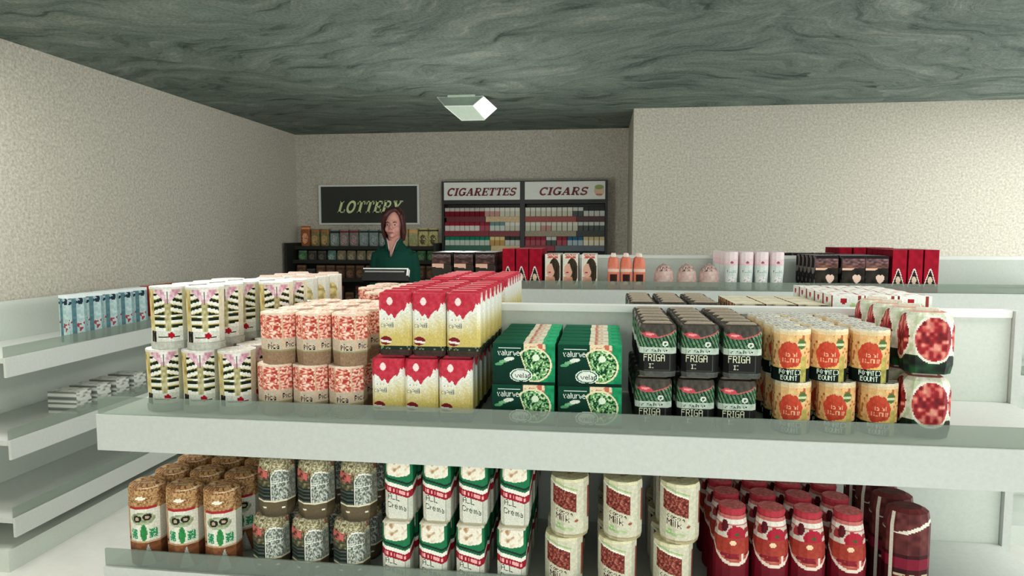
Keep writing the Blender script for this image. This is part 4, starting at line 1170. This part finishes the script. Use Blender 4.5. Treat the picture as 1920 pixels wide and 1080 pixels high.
for s in (-1, 1):
    h.tube([(s * .030, -.030, 1.705), (s * .070, -.030, 1.660), (s * .082, -.016, 1.590), (s * .082, .004, 1.515), (s * .070, .020, 1.452)], [(.022, .030), (.022, .044), (.018, .046), (.020, .044), (.014, .028)], 12)
h.tube([(.030, -.060, 1.706), (-.008, -.084, 1.690), (-.044, -.088, 1.655), (-.066, -.074, 1.612), (-.078, -.050, 1.555)], [.016, .020, .021, .017, .010], 12)
h.tube([(.030, -.056, 1.704), (.056, -.062, 1.674), (.074, -.046, 1.630), (.080, -.034, 1.570)], [.013, .013, .012, .009], 12)
blend(h.build('hair', BRN, pe, smooth=True), .006, 4, .5)
SHIRT = mat('bottle_green_cloth', (14, 66, 54), .85, 0, .12, 120, .15, .2)
c = MB()
c.rings([[(rx * math.cos(t), .012 + ry * math.sin(t), z) for t in [2 * PI * k / 20 for k in range(20)]] for z, rx, ry in
         ((.86, .158, .122), (.98, .160, .122), (1.10, .150, .114), (1.22, .160, .120), (1.31, .168, .112), (1.36, .150, .094), (1.40, .104, .076), (1.43, .072, .064), (1.452, .066, .062))])
for s in (-1, 1):
    c.tube([(s * .100, .012, 1.362), (s * .136, .012, 1.335), (s * .158, .014, 1.23), (s * .166, .02, 1.10), (s * .165, -.004, .98), (s * .164, -.028, .885)], [.052, .058, .053, .048, .045, .038], 14)
blend(c.build('shirt', SHIRT, pe, smooth=True), .007, 6, .5)
# open collar: pale trim either side of a V of skin
v = MB()
v.rings([[(-.030, -.066, 1.452), (.030, -.066, 1.452), (.004, -.112, 1.325), (-.004, -.112, 1.325)], [(-.030, -.040, 1.452), (.030, -.040, 1.452), (.004, -.086, 1.325), (-.004, -.086, 1.325)]])
v.build('open_neckline', SKIN, pe)
for s in (-1, 1):
    MB().tube([(s * .052, -.034, 1.470), (s * .036, -.066, 1.448), (s * .018, -.098, 1.392), (s * .004, -.117, 1.325)], [.006, .0075, .0075, .005], 8).build('collar_edge', mat('pale_collar', (206, 176, 168), .7), pe, smooth=True)
    MB().tube([(s * .058, .020, 1.462), (s * .062, -.030, 1.456), (s * .048, -.074, 1.425), (s * .036, -.100, 1.375)], [(.010, .016), (.010, .018), (.009, .018), (.006, .010)], 8).build('collar', SHIRT, pe, smooth=True)
tr_ = MB()
for s in (-1, 1): tr_.tube([(s * .076, .012, .94), (s * .084, .008, .72), (s * .086, .006, .50), (s * .086, .014, .30), (s * .086, .02, .075)], [.090, .082, .068, .062, .058], 14)
tr_.rings([[(rx * math.cos(t), .012 + ry * math.sin(t), z) for t in [2 * PI * k / 18 for k in range(18)]] for z, rx, ry in ((.82, .152, .112), (.90, .154, .116), (.97, .152, .114))])
blend(tr_.build('trousers', mat('dark_trousers', (36, 38, 42), .8), pe, smooth=True), .009, 5, .5)
for s in (-1, 1):
    q = MB(); q.tube([(s * .085, .075, .045), (s * .087, -.03, .045), (s * .094, -.165, .032)], [(.040, .043), (.044, .042), (.034, .028)], 12)
    blend(q.build('shoe', mat('black_shoe', (24, 22, 22), .4), pe, smooth=True), .007, 4, .5)
tag(pe, 'person with shoulder-length dark hair in a green collared shirt standing behind the till', 'person')

# ------------------------------------------------------------------ ceiling lamp
cl = empty('ceiling_lamp', (0, 0, 0))
T, L_, B2, R_ = (-.845, 4.84, 2.495), (-.912, 4.76, 2.414), (-.835, 4.84, 2.326), (-.757, 4.92, 2.418)
A_, M_, C_, K_ = (-1.185, 4.84, 2.495), (-1.112, 4.76, 2.416), (-1.005, 4.84, 2.326), (-1.09, 4.92, 2.418)
lm = MB(); lm.v = [T, L_, B2, R_, A_, M_, C_, K_]
lm.f = [(4, 5, 1, 0), (5, 6, 2, 1), (6, 7, 3, 2), (7, 4, 0, 3), (4, 7, 6, 5), (0, 1, 2, 3)]
hs = lm.build('lamp_housing', mat('grey_green_lamp_panel', (186, 202, 188), .5, 0, .08, 40), cl)
def offset_end(k):
    c = [sum(p[i] for p in (T, L_, B2, R_)) / 4 for i in range(3)]
    n = (Vector(L_) - Vector(T)).cross(Vector(B2) - Vector(L_)).normalized()
    if n.x < 0: n = -n
    return [tuple(Vector(c) + (Vector(p) - Vector(c)) * k + n * d for p in (T, L_, B2, R_)) for d in (.001, .006)]
lampm = bpy.data.materials.new('lit_lamp_face'); lampm.use_nodes = True
q = lampm.node_tree.nodes['Principled BSDF']; q.inputs['Base Color'].default_value = rgb(236, 236, 226)
q.inputs['Emission Color'].default_value = rgb(255, 250, 240); q.inputs['Emission Strength'].default_value = .75
MB().rings(offset_end(.94)).build('lit_face', lampm, cl)
ed = MB()
for a, b_ in ((A_, T), (M_, L_), (C_, B2), (A_, M_), (M_, C_)): ed.tube([a, b_], [.0035, .0035], 6)
ed.build('edge_trim', mat('white_lamp_edge', (226, 232, 224), .5), cl)
MB().box(-1.10, -.90, 4.80, 4.88, 2.485, 2.499).build('ceiling_mount', mat('grey_green_lamp_panel', (186, 202, 188)), cl)
tag(cl, 'small wedge-shaped ceiling lamp with a bright white diamond face', 'ceiling lamp')

# ------------------------------------------------------------------ light and camera
W_ = bpy.data.worlds.new('day'); SC.world = W_; W_.use_nodes = True
bg = W_.node_tree.nodes['Background']; bg.inputs[0].default_value = (.97, 1.0, .985, 1); bg.inputs[1].default_value = 2.6
def area(name, loc, sx, sy, power, rot=(0, 0, 0), col=(1, .99, .95)):
    l = bpy.data.lights.new(name, 'AREA'); l.shape = 'RECTANGLE'; l.size = sx; l.size_y = sy; l.energy = power; l.color = col
    o = bpy.data.objects.new(name, l); COL.objects.link(o); o.location = loc; o.rotation_euler = rot
    return o
for x, y, p in [(-1.6, -.6, 12), (1.6, -.6, 12), (-1.4, 1.6, 17), (1.6, 1.6, 17), (-2.3, 2.2, 17), (2.9, 4.4, 12)]:
    area('ceiling_strip_light', (x, y, 2.47), 1.0, .35, p)  # added fill lights under the ceiling, no fixtures there
pl = bpy.data.lights.new('lamp_glow', 'POINT'); pl.energy = 17; pl.shadow_soft_size = .09; pl.color = (1, .98, .93)
po = bpy.data.objects.new('lamp_glow', pl); COL.objects.link(po); po.location = (-.85, 4.05, 1.55)  # unseen fill in mid-air, added to brighten the rear walls and ceiling
cam = bpy.data.cameras.new('camera'); cam.sensor_width = 36; cam.lens = 36 * 1254 / 1920; cam.clip_start = .02
co = bpy.data.objects.new('camera', cam); COL.objects.link(co)
co.location = (0, 0, 1.5); co.rotation_euler = (PI / 2 - math.atan(100 / 1254), 0, math.radians(7.5))
SC.camera = co
SC.view_settings.view_transform = 'Standard'; SC.view_settings.look = 'None'
SC.view_settings.gamma = 1; SC.view_settings.use_curve_mapping = False; SC.view_settings.exposure = 0.32
SC.cycles.max_bounces = 8; SC.cycles.diffuse_bounces = 5; SC.cycles.transparent_max_bounces = 12
